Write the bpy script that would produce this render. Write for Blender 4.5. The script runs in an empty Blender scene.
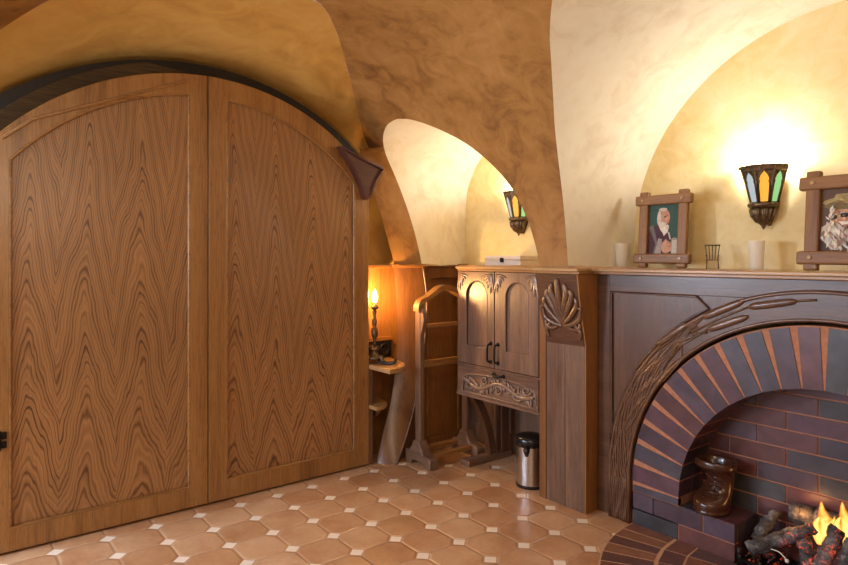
import bpy, math, random
from mathutils import Vector
random.seed(7)
H = 1.45                     # metres per layout unit (the eye height of the photograph)
SC = bpy.context.scene
COL = SC.collection
PI = math.pi
F_PX, HOR = 616.0, 257.0

# ------------------------------------------------------------------ camera
cam_d = bpy.data.cameras.new('camera'); cam = bpy.data.objects.new('camera', cam_d); COL.objects.link(cam)
cam.location = (0, 0, H); cam.rotation_euler = (PI/2, 0, math.radians(52.07))
cam_d.sensor_width = 36; cam_d.lens = F_PX/848*36; cam_d.shift_y = -(282.5-HOR)/848
cam_d.clip_start = 0.02
SC.camera = cam
# ------------------------------------------------------------------ world, light, exposure
w = bpy.data.worlds.new('sky'); SC.world = w; w.use_nodes = True
w.node_tree.nodes['Background'].inputs[0].default_value = (0.55, 0.7, 1.0, 1)
w.node_tree.nodes['Background'].inputs[1].default_value = 1.5
SC.view_settings.view_transform = 'Standard'; SC.view_settings.look = 'None'
SC.view_settings.gamma = 1; SC.view_settings.exposure = 0.22
try: SC.view_settings.use_curve_mapping = False
except Exception: pass

def area(name, loc, aim, sx, sy, power, color):
    d = bpy.data.lights.new(name, 'AREA'); d.shape = 'RECTANGLE'; d.size = sx*H; d.size_y = sy*H
    d.energy = power; d.color = color
    o = bpy.data.objects.new(name, d); COL.objects.link(o); o.location = [c*H for c in loc]
    o.rotation_euler = (Vector(aim)-Vector(loc)).to_track_quat('-Z', 'Y').to_euler(); return o
def point(name, loc, power, color, r=0.03):
    d = bpy.data.lights.new(name, 'POINT'); d.energy = power; d.color = color; d.shadow_soft_size = r
    o = bpy.data.objects.new(name, d); COL.objects.link(o); o.location = [c*H for c in loc]; return o
area('window_daylight', (-1.7, -1.52, 1.0), (-1.3, 2.0, 0.55), 1.1, 0.75, 46, (0.74, 0.85, 1.0))
area('side_window_daylight', (-2.55, -0.75, 1.12), (-1.0, 2.1, 0.35), 0.40, 0.45, 78, (0.76, 0.85, 1.0))
point('warm_fill_light', (-0.55, 0.35, 1.42), 36, (1.0, 0.82, 0.60), 0.22)  # soft warm fill added to brighten vault and room, no fixture
area('room_fill_light', (0.9, -0.6, 1.3), (-2.4, 0.9, 1.3), 0.8, 0.6, 20, (1.0, 0.84, 0.64))  # unseen warm fill, added and aimed at the wardrobe
SCONCE_C = (1.0, 0.94, 0.87)
point('sconce_light', (-0.977, 2.255, 1.333), 14, SCONCE_C, 0.03)
point('sconce_light', (-2.150, 2.255, 1.333), 11, SCONCE_C, 0.03)
point('fire_light', (-0.80, 2.12, 0.20), 0.7, (1.0, 0.42, 0.12), 0.04)

# ------------------------------------------------------------------ pixel ray to a point on a real surface
def ray(x, y):
    a = (x-424)/F_PX; c = (HOR-y)/F_PX
    return (-.7888+a*.6147, .6147+a*.7888, c)
def onY(x, y, Y):
    r = ray(x, y); t = Y/r[1]; return (r[0]*t, Y, 1+r[2]*t)
def onX(x, y, X):
    r = ray(x, y); t = X/r[0]; return (X, r[1]*t, 1+r[2]*t)

# ------------------------------------------------------------------ mesh builder
class MB:
    def __init__(s): s.v = []; s.f = []; s.c = []
    def add(s, vs, fs, col=(1, 1, 1)):
        b = len(s.v); s.v += [tuple(p) for p in vs]
        for f in fs: s.f.append([b+i for i in f]); s.c.append(col)
        return s
    def box(s, x0, x1, y0, y1, z0, z1, col=(1, 1, 1)):
        return s.add([(x0,y0,z0),(x1,y0,z0),(x1,y1,z0),(x0,y1,z0),(x0,y0,z1),(x1,y0,z1),(x1,y1,z1),(x0,y1,z1)],
                     [(0,3,2,1),(4,5,6,7),(0,1,5,4),(1,2,6,5),(2,3,7,6),(3,0,4,7)], col)
    def hexa(s, p, col=(1, 1, 1)):
        return s.add(p, [(0,3,2,1),(4,5,6,7),(0,1,5,4),(1,2,6,5),(2,3,7,6),(3,0,4,7)], col)
    def prism(s, poly, axis, a, b, col=(1, 1, 1)):
        n = len(poly)
        def P(u, v, w): return {'x': (w,u,v), 'y': (u,w,v), 'z': (u,v,w)}[axis]
        vs = [P(u, v, a) for u, v in poly]+[P(u, v, b) for u, v in poly]
        fs = [tuple(range(n))[::-1], tuple(range(n, 2*n))]+[(i, (i+1) % n, n+(i+1) % n, n+i) for i in range(n)]
        return s.add(vs, fs, col)
    def loft(s, A, B, col=(1, 1, 1), closed=False):
        n = len(A); m = n if closed else n-1
        return s.add(list(A)+list(B), [(i, (i+1) % n, n+(i+1) % n, n+i) for i in range(m)], col)
    def grid(s, rows, col=(1, 1, 1)):
        n = len(rows[0]); vs = [p for r in rows for p in r]
        fs = [(j*n+i, j*n+i+1, (j+1)*n+i+1, (j+1)*n+i) for j in range(len(rows)-1) for i in range(n-1)]
        return s.add(vs, fs, col)
    def tube(s, pts, rad, n=8, col=(1, 1, 1), squash=None, closed=False):
        pts = [Vector(p) for p in pts]; N = len(pts)
        if not isinstance(rad, (list, tuple)): rad = [rad]*N
        rings = []; up = None
        for i, p in enumerate(pts):
            if closed: t = pts[(i+1) % N]-pts[i-1]
            else: t = pts[min(i+1, N-1)]-pts[max(i-1, 0)]
            t.normalize()
            if up is None:
                up = Vector((0, 0, 1)) if abs(t.z) < .9 else Vector((0, 1, 0))
            u = (up-t*up.dot(t)).normalized(); up = u; w_ = t.cross(u)
            ring = []
            for k in range(n):
                a = 2*PI*k/n; o = (u*math.cos(a)+w_*math.sin(a))*rad[i]
                if squash: o = Vector((o.x*squash[0], o.y*squash[1], o.z*squash[2]))
                ring.append(p+o)
            rings.append(ring)
        vs = [q for r in rings for q in r]; fs = []
        for j in range(N if closed else N-1):
            j2 = (j+1) % N
            for k in range(n): fs.append((j*n+k, j*n+(k+1) % n, j2*n+(k+1) % n, j2*n+k))
        if not closed: fs += [tuple(range(n))[::-1], tuple(range((N-1)*n, N*n))]
        return s.add(vs, fs, col)
    def lathe(s, cx, cy, prof, n=24, a0=0, a1=2*PI, flute=0, fn=8, col=(1, 1, 1)):
        full = abs(a1-a0-2*PI) < 1e-6; m = n if full else n+1; vs = []
        for r, z in prof:
            for k in range(m):
                a = a0+(a1-a0)*k/n; q = r*(1+flute*math.cos(fn*a)); vs.append((cx+q*math.cos(a), cy+q*math.sin(a), z))
        fs = []
        for j in range(len(prof)-1):
            for k in range(n): fs.append((j*m+k, j*m+(k+1) % m, (j+1)*m+(k+1) % m, (j+1)*m+k))
        if prof[0][0] > 1e-5: fs.append(tuple(range(m))[::-1])
        if prof[-1][0] > 1e-5: fs.append(tuple(range((len(prof)-1)*m, len(prof)*m)))
        return s.add(vs, fs, col)
    def ringplate(s, outer, inner, axis, a, b, col=(1, 1, 1)):
        n = len(outer)
        def P(u, v, w): return {'x': (w,u,v), 'y': (u,w,v), 'z': (u,v,w)}[axis]
        vs = [P(*p, a) for p in outer]+[P(*p, a) for p in inner]+[P(*p, b) for p in outer]+[P(*p, b) for p in inner]
        fs = []
        for i in range(n):
            j = (i+1) % n
            fs += [(i, j, n+j, n+i), (2*n+i, 3*n+i, 3*n+j, 2*n+j), (i, 2*n+i, 2*n+j, j), (n+i, n+j, 3*n+j, 3*n+i)]
        return s.add(vs, fs, col)
    def build(s, name, mat, parent=None, smooth=False, bevel=0, sub=0, label=None, fixn=True, autosm=False):
        me = bpy.data.meshes.new(name)
        o0 = ORG.get(parent.name, (0, 0, 0)) if parent else (0, 0, 0)
        own = (0, 0, 0)
        me.from_pydata([tuple((p[i]-o0[i])*H for i in range(3)) for p in s.v], [], s.f)
        me.update()
        if fixn:
            import bmesh
            bm = bmesh.new(); bm.from_mesh(me)
            bmesh.ops.remove_doubles(bm, verts=bm.verts, dist=1e-5) if sub or bevel else None
            bmesh.ops.recalc_face_normals(bm, faces=bm.faces); bm.to_mesh(me); bm.free()
        if len(me.polygons) == len(s.c) and any(c != (1, 1, 1) for c in s.c):
            ca = me.color_attributes.new('Col', 'FLOAT_COLOR', 'CORNER')
            for p, c in zip(me.polygons, s.c):
                for li in p.loop_indices: ca.data[li].color = (*c, 1)
        me.materials.append(mat)
        if smooth:
            for p in me.polygons: p.use_smooth = True
        o = bpy.data.objects.new(name, me); COL.objects.link(o)
        if parent: o.parent = parent; ORG[o.name] = o0
        if smooth == 'auto':
            md = o.modifiers.new('e', 'EDGE_SPLIT'); md.split_angle = math.radians(38)
        if bevel:
            md = o.modifiers.new('b', 'BEVEL'); md.width = bevel*H; md.segments = 2; md.limit_method = 'ANGLE'; md.angle_limit = math.radians(35)
        if sub:
            md = o.modifiers.new('s', 'SUBSURF'); md.levels = sub; md.render_levels = sub
        if label: o['label'] = label
        return o
ORG = {}
def thing(name, label, cat, loc, group=None):
    o = bpy.data.objects.new(name, None); COL.objects.link(o); o.empty_display_size = .05
    o.location = [c*H for c in loc]; ORG[o.name] = tuple(loc); o['label'] = label; o['category'] = cat
    if group: o['group'] = group
    return o
def tag(o, label, cat, group=None, kind=None):
    o['label'] = label; o['category'] = cat
    if group: o['group'] = group
    if kind: o['kind'] = kind
    return o
def struct(o): o['kind'] = 'structure'; return o
def dup(root, loc, label):
    def cp(o, par):
        c = o.copy(); COL.objects.link(c)
        if par: c.parent = par
        for ch in [q for q in list(COL.objects) if q.parent == o]: cp(ch, c)
        return c
    r = cp(root, None); r.location = [c*H for c in loc]; r['label'] = label; return r
def arc(cx, cz, r, a0, a1, n): return [(cx+r*math.cos(math.radians(a0+(a1-a0)*i/n)), cz+r*math.sin(math.radians(a0+(a1-a0)*i/n))) for i in range(n+1)]
def smoothline(pts, k=6):
    P = [Vector(p) for p in pts]; out = []
    for i in range(len(P)-1):
        p0 = P[max(i-1, 0)]; p1 = P[i]; p2 = P[i+1]; p3 = P[min(i+2, len(P)-1)]
        for j in range(k):
            t = j/k
            out.append(0.5*((2*p1)+(p2-p0)*t+(2*p0-5*p1+4*p2-p3)*t*t+(3*p1-p0-3*p2+p3)*t**3))
    out.append(P[-1]); return out

# ------------------------------------------------------------------ materials
class Nd:
    def __init__(s, nt, sock): s.nt = nt; s.s = sock
    def _m(s, op, o=None, o2=None, clamp=False):
        n = s.nt.nodes.new('ShaderNodeMath'); n.operation = op; n.use_clamp = clamp
        s.nt.links.new(s.s, n.inputs[0])
        for i, q in ((1, o), (2, o2)):
            if q is None: continue
            if isinstance(q, Nd): s.nt.links.new(q.s, n.inputs[i])
            else: n.inputs[i].default_value = q
        return Nd(s.nt, n.outputs[0])
    def __add__(s, o): return s._m('ADD', o)
    def __sub__(s, o): return s._m('SUBTRACT', o)
    def __mul__(s, o): return s._m('MULTIPLY', o)
    def __truediv__(s, o): return s._m('DIVIDE', o)
    def fn(s, op, o=None, o2=None, clamp=False): return s._m(op, o, o2, clamp)
def newmat(name):
    m = bpy.data.materials.new(name); m.use_nodes = True; nt = m.node_tree; b = nt.nodes['Principled BSDF']; return m, nt, b
def coords(nt):
    t = nt.nodes.new('ShaderNodeTexCoord'); s = nt.nodes.new('ShaderNodeSeparateXYZ'); nt.links.new(t.outputs['Object'], s.inputs[0])
    return t.outputs['Object'], Nd(nt, s.outputs[0]), Nd(nt, s.outputs[1]), Nd(nt, s.outputs[2])
def combine(nt, x, y, z):
    c = nt.nodes.new('ShaderNodeCombineXYZ')
    for i, q in enumerate((x, y, z)):
        if isinstance(q, Nd): nt.links.new(q.s, c.inputs[i])
        else: c.inputs[i].default_value = q
    return c.outputs[0]
def noise(nt, vec, scale, detail=4, rough=.55, dist=0):
    n = nt.nodes.new('ShaderNodeTexNoise'); n.inputs['Scale'].default_value = scale; n.inputs['Detail'].default_value = detail
    n.inputs['Roughness'].default_value = rough; n.inputs['Distortion'].default_value = dist
    if vec is not None: nt.links.new(vec, n.inputs['Vector'])
    return Nd(nt, n.outputs['Fac'])
def ramp(nt, fac, stops):
    r = nt.nodes.new('ShaderNodeValToRGB'); e = r.color_ramp.elements
    while len(e) < len(stops): e.new(.5)
    for el, (p, c) in zip(e, stops): el.position = p; el.color = (*c, 1)
    nt.links.new(fac.s, r.inputs[0]); return r.outputs[0]
def mix(nt, fac, a, b, mode='MIX'):
    n = nt.nodes.new('ShaderNodeMix'); n.data_type = 'RGBA'; n.blend_type = mode
    if isinstance(fac, Nd): nt.links.new(fac.s, n.inputs[0])
    else: n.inputs[0].default_value = fac
    for i, q in ((6, a), (7, b)):
        if isinstance(q, tuple): n.inputs[i].default_value = (*q, 1)
        else: nt.links.new(q, n.inputs[i])
    return n.outputs[2]
def bump(nt, b, h, strength=.3, dist=.004):
    n = nt.nodes.new('ShaderNodeBump'); n.inputs['Strength'].default_value = strength; n.inputs['Distance'].default_value = dist
    nt.links.new(h.s, n.inputs['Height']); nt.links.new(n.outputs[0], b.inputs['Normal'])
def wood(name, dark, mid, light, axis='z', rough=.42, scale=1.0, spec=.5, coat=0.0, bstr=.25):
    m, nt, b = newmat(name); vec, x, y, z = coords(nt)
    k = .05
    sx, sy, sz = (k, 1, 1) if axis == 'x' else (1, k, 1) if axis == 'y' else (1, 1, k)
    v1 = combine(nt, x*sx, y*sy, z*sz)
    big = noise(nt, v1, 9*scale, 3, .5, .6); fine = noise(nt, v1, 90*scale, 4, .65); pore = noise(nt, v1, 260*scale, 2, .5)
    f = big*.55+fine*.45
    c = ramp(nt, f, [(.33, dark), (.5, mid), (.68, light)])
    c = mix(nt, pore.fn('LESS_THAN', .40)*.35, c, tuple(q*.45 for q in dark))
    nt.links.new(c, b.inputs['Base Color']); b.inputs['Roughness'].default_value = rough
    b.inputs['Specular IOR Level'].default_value = spec; b.inputs['Coat Weight'].default_value = coat; b.inputs['Coat Roughness'].default_value = .25
    bump(nt, b, fine+pore*.5, bstr, .002); return m
def plain(name, col, rough=.5, metal=0, spec=.5, nz=0, nscale=30, bstr=0):
    m, nt, b = newmat(name); vec, x, y, z = coords(nt)
    n = noise(nt, vec, nscale, 4)
    c = ramp(nt, n, [(.3, tuple(q*(1-nz) for q in col)), (.7, tuple(min(1, q*(1+nz)) for q in col))])
    nt.links.new(c, b.inputs['Base Color']); b.inputs['Roughness'].default_value = rough; b.inputs['Metallic'].default_value = metal
    b.inputs['Specular IOR Level'].default_value = spec
    if bstr: bump(nt, b, n, bstr, .003)
    return m
def plaster(name, lo, mid, hi, s1=1.6, s2=7, rough=.55, contrast=1.0):
    m, nt, b = newmat(name); vec, x, y, z = coords(nt)
    a = noise(nt, vec, s1, 5, .6, .8); c2 = noise(nt, vec, s2, 6, .65, 1.2)
    f = a*.5+c2*.5
    c = ramp(nt, f, [(.5-.14/contrast, lo), (.5, mid), (.5+.14/contrast, hi)])
    nt.links.new(c, b.inputs['Base Color']); b.inputs['Roughness'].default_value = rough; b.inputs['Specular IOR Level'].default_value = .3
    bump(nt, b, c2, .12, .01); return m
def emit(name, col, strength, base=(0, 0, 0)):
    m, nt, b = newmat(name); b.inputs['Base Color'].default_value = (*base, 1)
    b.inputs['Emission Color'].default_value = (*col, 1); b.inputs['Emission Strength'].default_value = strength
    b.inputs['Roughness'].default_value = .4; return m
def vcol(name, rough=.5, nz=.25, nscale=25, spec=.5, bstr=.15):
    m, nt, b = newmat(name); vec, x, y, z = coords(nt)
    a = nt.nodes.new('ShaderNodeVertexColor'); a.layer_name = 'Col'
    n = noise(nt, vec, nscale, 4, .6)
    c = mix(nt, 1.0, a.outputs['Color'], ramp(nt, n, [(.3, (1-nz,)*3), (.7, (1+nz*.6,)*3)]), 'MULTIPLY')
    nt.links.new(c, b.inputs['Base Color']); b.inputs['Roughness'].default_value = rough; b.inputs['Specular IOR Level'].default_value = spec
    if bstr: bump(nt, b, n, bstr, .002)
    return m

M = {}
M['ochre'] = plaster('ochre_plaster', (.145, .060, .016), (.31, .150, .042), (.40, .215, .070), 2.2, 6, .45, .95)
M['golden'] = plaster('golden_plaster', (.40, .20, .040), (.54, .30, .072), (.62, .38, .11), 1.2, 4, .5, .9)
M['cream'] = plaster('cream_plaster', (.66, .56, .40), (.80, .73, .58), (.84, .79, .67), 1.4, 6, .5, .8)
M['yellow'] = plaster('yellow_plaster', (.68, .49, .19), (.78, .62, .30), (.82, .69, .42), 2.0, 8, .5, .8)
OAK = ((.165, .070, .018), (.315, .150, .043), (.41, .215, .068))
for ax in 'xyz':
    M['oak_'+ax] = wood('oak_along_'+ax, *OAK, axis=ax, rough=.38, coat=.25)
    M['grey_'+ax] = wood('greyed_oak_along_'+ax, (.080, .043, .026), (.170, .096, .060), (.25, .15, .098), axis=ax, rough=.36, coat=.3, bstr=.4)
    M['brown_'+ax] = wood('brown_oak_along_'+ax, (.050, .021, .010), (.100, .043, .020), (.145, .066, .031), axis=ax, rough=.36, coat=.25)
    M['amber_'+ax] = wood('amber_oak_along_'+ax, (.17, .062, .014), (.28, .115, .027), (.36, .165, .045), axis=ax, rough=.38, coat=.25)
M['shelf'] = wood('honey_shelf_wood', (.34, .18, .065), (.46, .27, .11), (.55, .35, .16), axis='x', rough=.35, coat=.3)
M['post'] = wood('bowed_post_wood', (.10, .038, .011), (.17, .068, .019), (.22, .10, .03), axis='z', rough=.35, coat=.3)
M['edge'] = wood('red_brown_oak', (.12, .045, .014), (.20, .078, .022), (.27, .115, .034), axis='z', rough=.4, coat=.2)
M['frame_x'] = wood('frame_oak_along_x', (.14, .052, .012), (.235, .100, .021), (.30, .14, .036), axis='x', rough=.45)
M['frame_z'] = wood('frame_oak_along_z', (.14, .052, .012), (.235, .100, .021), (.30, .14, .036), axis='z', rough=.45)
M['dark_carved'] = wood('dark_carved_wood', (.045, .014, .010), (.075, .022, .014), (.11, .035, .02), axis='y', rough=.5, coat=.0)
M['carved'] = wood('carved_oak', (.07, .030, .014), (.14, .066, .032), (.22, .115, .06), axis='x', rough=.3, coat=.5)
M['carved_grey'] = wood('greyed_carved_oak', (.13, .075, .048), (.24, .15, .10), (.36, .24, .17), axis='x', rough=.28, coat=.6)
M['stained'] = plain('gap_shade_black', (.014, .009, .005), .6, nz=.3)  # near-black colour standing for the shade above the wardrobe doors
M['header'] = wood('dark_header_wood', (.028, .016, .006), (.060, .036, .014), (.10, .062, .026), axis='y', rough=.6, coat=0, spec=.2)
M['black_iron'] = plain('black_iron', (.015, .014, .014), .4, .6, nz=.2)
M['black_plastic'] = plain('black_plastic', (.012, .012, .013), .25, 0, nz=.1)
M['steel'] = plain('brushed_steel', (.62, .62, .62), .28, 1.0, nz=.06)
M['bronze'] = plain('aged_bronze', (.16, .11, .065), .42, .85, nz=.5, nscale=60, bstr=.4)
M['mortar'] = plain('pink_mortar', (.45, .20, .115), .85, 0, .2, nz=.15, nscale=60, bstr=.3)
M['brick'] = vcol('glazed_brick', .33, .35, 14, .5)
M['hearth_brick'] = vcol('hearth_brick', .5, .25, 20, .4)
M['paint'] = vcol('canvas_paint', .6, .22, 90, .3, .3)
M['white_wood'] = plain('pale_box_wood', (.66, .56, .45), .45, nz=.06)
M['yellow_lid'] = plain('yellow_box_card', (.72, .46, .07), .5, nz=.08)
M['ceramic'] = plain('brown_glazed_ceramic', (.055, .019, .010), .24, 0, .6, nz=.25, nscale=12)
M['white'] = plain('white_tag', (.7, .7, .68), .5)

def veneer():
    m, nt, b = newmat('cathedral_oak_veneer'); vec, x, y, z = coords(nt)
    W = .262                                                       # width of one leaf of veneer
    warp = noise(nt, combine(nt, x, y*1.2, z*.6), 2.2, 3, .5)
    yy = y+(warp-.5)*.11
    t = yy/W
    cell = t.fn('FLOOR'); loc = (t.fn('FRACT')-.5)*W
    wn = nt.nodes.new('ShaderNodeTexWhiteNoise'); wn.noise_dimensions = '1D'; nt.links.new(cell.s, wn.inputs['W']); rn = Nd(nt, wn.outputs['Value'])
    lean = (loc*loc+.00022).fn('SQRT')                               # rounded tip
    steep = z*2.6+2.9
    n1 = noise(nt, combine(nt, x, y*2.6, z*.9), 2.4, 3, .5)
    n3 = noise(nt, combine(nt, x, y*5, z*.8), 4.0, 3, .5)
    f = z+lean*steep+rn*1.3+(n1-.5)*.50
    wv = (f*78+n3*4).fn('SINE')*.5+.5
    wv2 = (f*17+1.2).fn('SINE')*.5+.5
    wv3 = (f*150+n3*6).fn('SINE')*.5+.5
    line = wv.fn('POWER', 3.4)*(wv2*.6+.4)
    fine = noise(nt, combine(nt, x, y, z*.025), 170, 3, .6)
    tone = line*.50+wv2*.08+wv3*.14+fine*.46+(n3-.5)*.10
    c = ramp(nt, tone, [(.18, (.43, .225, .088)), (.40, (.33, .162, .058)), (.64, (.205, .092, .031)), (.90, (.095, .040, .014))])
    big = noise(nt, vec, 1.3, 2)
    c = mix(nt, 1.0, c, ramp(nt, big, [(.3, (.85, .85, .85)), (.7, (1.1, 1.1, 1.1))]), 'MULTIPLY')
    nt.links.new(c, b.inputs['Base Color']); b.inputs['Roughness'].default_value = .42; b.inputs['Coat Weight'].default_value = .35
    b.inputs['Coat Roughness'].default_value = .35
    bump(nt, b, fine, .15, .001); return m
M['veneer'] = veneer()

def tiles():
    m, nt, b = newmat('terracotta_tiles'); vec, x, y, z = coords(nt)
    u = (x/H+1.471+.157*50)/.157; v = (y/H-1.747+.161*50)/.161
    du = (u+.5).fn('FRACT')-.5; dv = (v+.5).fn('FRACT')-.5           # distance to nearest lattice point
    au = du.fn('ABSOLUTE'); av = dv.fn('ABSOLUTE')
    man = au+av                                                     # inset diamond test
    dia = man.fn('LESS_THAN', .170)
    diag = man.fn('LESS_THAN', .198)
    wob = noise(nt, vec, 14, 2)
    edge = au.fn('MINIMUM', av)                                     # distance to straight joints
    gr = (edge+(man-.19).fn('MAXIMUM', 0)*-0.0).fn('LESS_THAN', .016)
    grout = gr.fn('MAXIMUM', diag)
    cu = u.fn('FLOOR'); cv = v.fn('FLOOR')
    wn = nt.nodes.new('ShaderNodeTexWhiteNoise'); wn.noise_dimensions = '2D'; nt.links.new(combine(nt, cu, cv, 0), wn.inputs['Vector'])
    rn = Nd(nt, wn.outputs['Value'])
    n1 = noise(nt, combine(nt, x, y, rn*9), 5, 5, .65, .5); n2 = noise(nt, vec, 40, 4, .6)
    f = n1*.6+n2*.2+rn*.2
    tc = ramp(nt, f, [(.26, (.32, .150, .070)), (.44, (.45, .245, .125)), (.58, (.53, .325, .185)), (.74, (.62, .43, .27))])
    gc = mix(nt, n2, (.40, .24, .15), (.52, .33, .21))
    dc = mix(nt, n1, (.72, .62, .50), (.86, .77, .66))
    c = mix(nt, grout, tc, gc); c = mix(nt, dia, c, dc)
    nt.links.new(c, b.inputs['Base Color'])
    hh = edge.fn('MINIMUM', (man-.198)*.7).fn('MAXIMUM', 0).fn('MINIMUM', .05)*20
    hh = hh.fn('MAXIMUM', dia)
    r = (n1*.25+.2)+grout*.2
    nt.links.new(r.s, b.inputs['Roughness']); b.inputs['Specular IOR Level'].default_value = .5
    bump(nt, b, hh+n1*.25, .55, .006); return m
M['tiles'] = tiles()
def logmat(name, red):
    m, nt, b = newmat(name); vec, x, y, z = coords(nt)
    n = noise(nt, vec, 22, 5, .65); n2 = noise(nt, vec, 55, 4, .6, 1.0)
    c = ramp(nt, n, [(.35, (.018, .015, .014)), (.52, (.085, .08, .08)), (.68, (.24, .235, .23))]); nt.links.new(c, b.inputs['Base Color'])
    b.inputs['Roughness'].default_value = .85
    if red:
        e = ramp(nt, n2, [(.545, (0, 0, 0)), (.60, (.30, .01, .004)), (.70, (1.0, .10, .02))]); nt.links.new(e, b.inputs['Emission Color'])
        b.inputs['Emission Strength'].default_value = .7*red
    bump(nt, b, n+n2*.5, .8, .01); return m
M['log_grey'] = logmat('charred_grey_log', 0); M['log_red'] = logmat('glowing_ember_log', 1.1)
def flamemat():
    m, nt, b = newmat('flame'); vec, x, y, z = coords(nt)
    n = noise(nt, combine(nt, x, y, z*.45), 26, 3, .5, .6)
    lw = nt.nodes.new('ShaderNodeLayerWeight'); lw.inputs[0].default_value = .45
    g = (z/(.12*H))                                                # 0 at the root of the flame, 1 at its tip
    core = (Nd(nt, lw.outputs['Facing'])*-1.0+1.0)
    hot = (core*1.1-g*.55+(n-.5)*1.2)
    c = ramp(nt, hot, [(.05, (.7, .10, .01)), (.40, (1.0, .33, .03)), (.75, (1.0, .72, .18))])
    em = nt.nodes.new('ShaderNodeEmission'); nt.links.new(c, em.inputs[0]); em.inputs[1].default_value = 1.5
    tr = nt.nodes.new('ShaderNodeBsdfTransparent'); mx = nt.nodes.new('ShaderNodeMixShader')
    al = (core*1.3-g*.85+(n-.45)*1.9).fn('MULTIPLY', 1.2, clamp=True)
    nt.links.new(al.s, mx.inputs[0]); nt.links.new(tr.outputs[0], mx.inputs[1]); nt.links.new(em.outputs[0], mx.inputs[2])
    nt.links.new(mx.outputs[0], nt.nodes['Material Output'].inputs[0]); return m
M['flame'] = flamemat()
def frosted():
    m, nt, b = newmat('frosted_white_glass'); b.inputs['Base Color'].default_value = (.95, .92, .84, 1)
    b.inputs['Transmission Weight'].default_value = .15; b.inputs['Roughness'].default_value = .4; b.inputs['IOR'].default_value = 1.3
    tr = nt.nodes.new('ShaderNodeBsdfTranslucent'); tr.inputs[0].default_value = (1, .97, .9, 1)
    mx = nt.nodes.new('ShaderNodeMixShader'); mx.inputs[0].default_value = .5
    nt.links.new(b.outputs[0], mx.inputs[1]); nt.links.new(tr.outputs[0], mx.inputs[2]); nt.links.new(mx.outputs[0], nt.nodes['Material Output'].inputs[0])
    return m
M['frosted'] = frosted()
def clearglass():
    m, nt, b = newmat('clear_glass'); b.inputs['Base Color'].default_value = (1, 1, 1, 1)
    b.inputs['Transmission Weight'].default_value = 1; b.inputs['Roughness'].default_value = .0; b.inputs['IOR'].default_value = 1.1; return m
M['glass'] = clearglass()
M['pane_blue'] = emit('blue_grey_lit_glass', (.42, .52, .58), .6, (.2, .25, .28))
M['pane_amber'] = emit('amber_lit_glass', (1.0, .46, .05), .72, (.4, .2, .02))
M['pane_green'] = emit('green_lit_glass', (.30, .75, .30), .62, (.15, .3, .12))
M['bulb'] = emit('lit_bulb', (1.0, .56, .20), 950)

# ================================================================== SETTING
mb = MB(); mb.box(-2.9, 1.65, -1.65, 2.35, -.06, 0); struct(mb.build('floor', M['tiles']))

CY, CZ, CR = .95, .90, .98                 # main barrel vault
def barY(z): return CY+math.sqrt(max(0, CR*CR-(z-CZ)**2))
def barZ(Y): return CZ+math.sqrt(max(0, CR*CR-(Y-CY)**2))
# groin of the small niche vault on the barrel: (x, z)
n1L = [(-2.492,.957),(-2.505,1.02),(-2.518,1.103),(-2.53,1.20),(-2.536,1.295),(-2.534,1.39),(-2.522,1.482),(-2.495,1.535),(-2.455,1.572),(-2.40,1.600),(-2.35,1.615),(-2.30,1.621),(-2.265,1.6225)]
n1R = [(-1.700,.957),(-1.717,1.05),(-1.739,1.148),(-1.762,1.225),(-1.794,1.302),(-1.838,1.368),(-1.893,1.432),(-1.955,1.488),(-2.029,1.536),(-2.085,1.566),(-2.139,1.591),(-2.200,1.612),(-2.265,1.6225)]
def dense(l, k=6):
    q = smoothline([(a, 0, b) for a, b in l], k); return [(p.x, p.z) for p in q]
n1Ld, n1Rd = dense(n1L), dense(n1R)
# groin of the fireplace vault
N2X, N2Z, N2R = -.74, 1.02, .81
n2 = dense([(-1.557, .957), (-1.553, 1.086), (-1.539, 1.219), (-1.514, 1.346), (-1.474, 1.462), (-1.414, 1.564), (-1.346, 1.650), (-1.281, 1.712), (-1.19, 1.768), (-1.08, 1.813), (-.96, 1.842), (-.85, 1.856), (-.74, 1.860)], 8)
n2r = [(2*N2X-x, z) for x, z in n2]
def xat(l, z):
    for (x0, z0), (x1, z1) in zip(l, l[1:]):
        if z0 <= z <= z1+1e-9: return x0+(x1-x0)*((z-z0)/(z1-z0) if z1 > z0 else 0)
    return l[-1][0]
pierL = [(-2.55, 1.80, .957), (-2.55, 1.722, 1.19), (-2.56, 1.663, 1.38), (-2.60, 1.625, 1.51), (-2.62, 1.60, 1.55)]
def pierat(z):
    for p, q in zip(pierL, pierL[1:]):
        if p[2] <= z <= q[2]:
            t = (z-p[2])/(q[2]-p[2]); return tuple(p[i]+(q[i]-p[i])*t for i in range(3))
    return pierL[-1]
# left edge of the barrel where the wardrobe vault cuts it: (x, y, z)
Fc = smoothline([(-2.62, 1.69, barZ(1.69)), (-2.564, 1.613, barZ(1.613)), (-2.40, 1.47, barZ(1.47)), (-2.206, 1.306, barZ(1.306)), (-2.03, 1.16, barZ(1.16)), (-1.90, 1.02, barZ(1.02)), (-1.87, .85, 1.88),
                 (-1.93, .6, 1.878), (-2.06, .40, 1.85), (-2.229, .26, 1.80), (-2.368, .14, 1.72), (-2.5, .0, 1.60), (-2.62, -.12, 1.50)], 6)
zF0 = Fc[0].z
def FX(Y):
    for p, q in zip(Fc, Fc[1:]):
        if q.y <= Y <= p.y: return p.x+(q.x-p.x)*(p.y-Y)/max(1e-6, p.y-q.y)
    return -2.62
XR = 1.6
zs = [.957+(zF0-.957)*i/60 for i in range(61)]+[1.6225, 1.6215, 1.619, 1.615, 1.610, 1.86, 1.8595, 1.858, 1.856, 1.853, 1.849]
zs += [CZ+CR*math.sin(math.radians(a)) for a in [35+55*i/70 for i in range(71)]]
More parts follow.
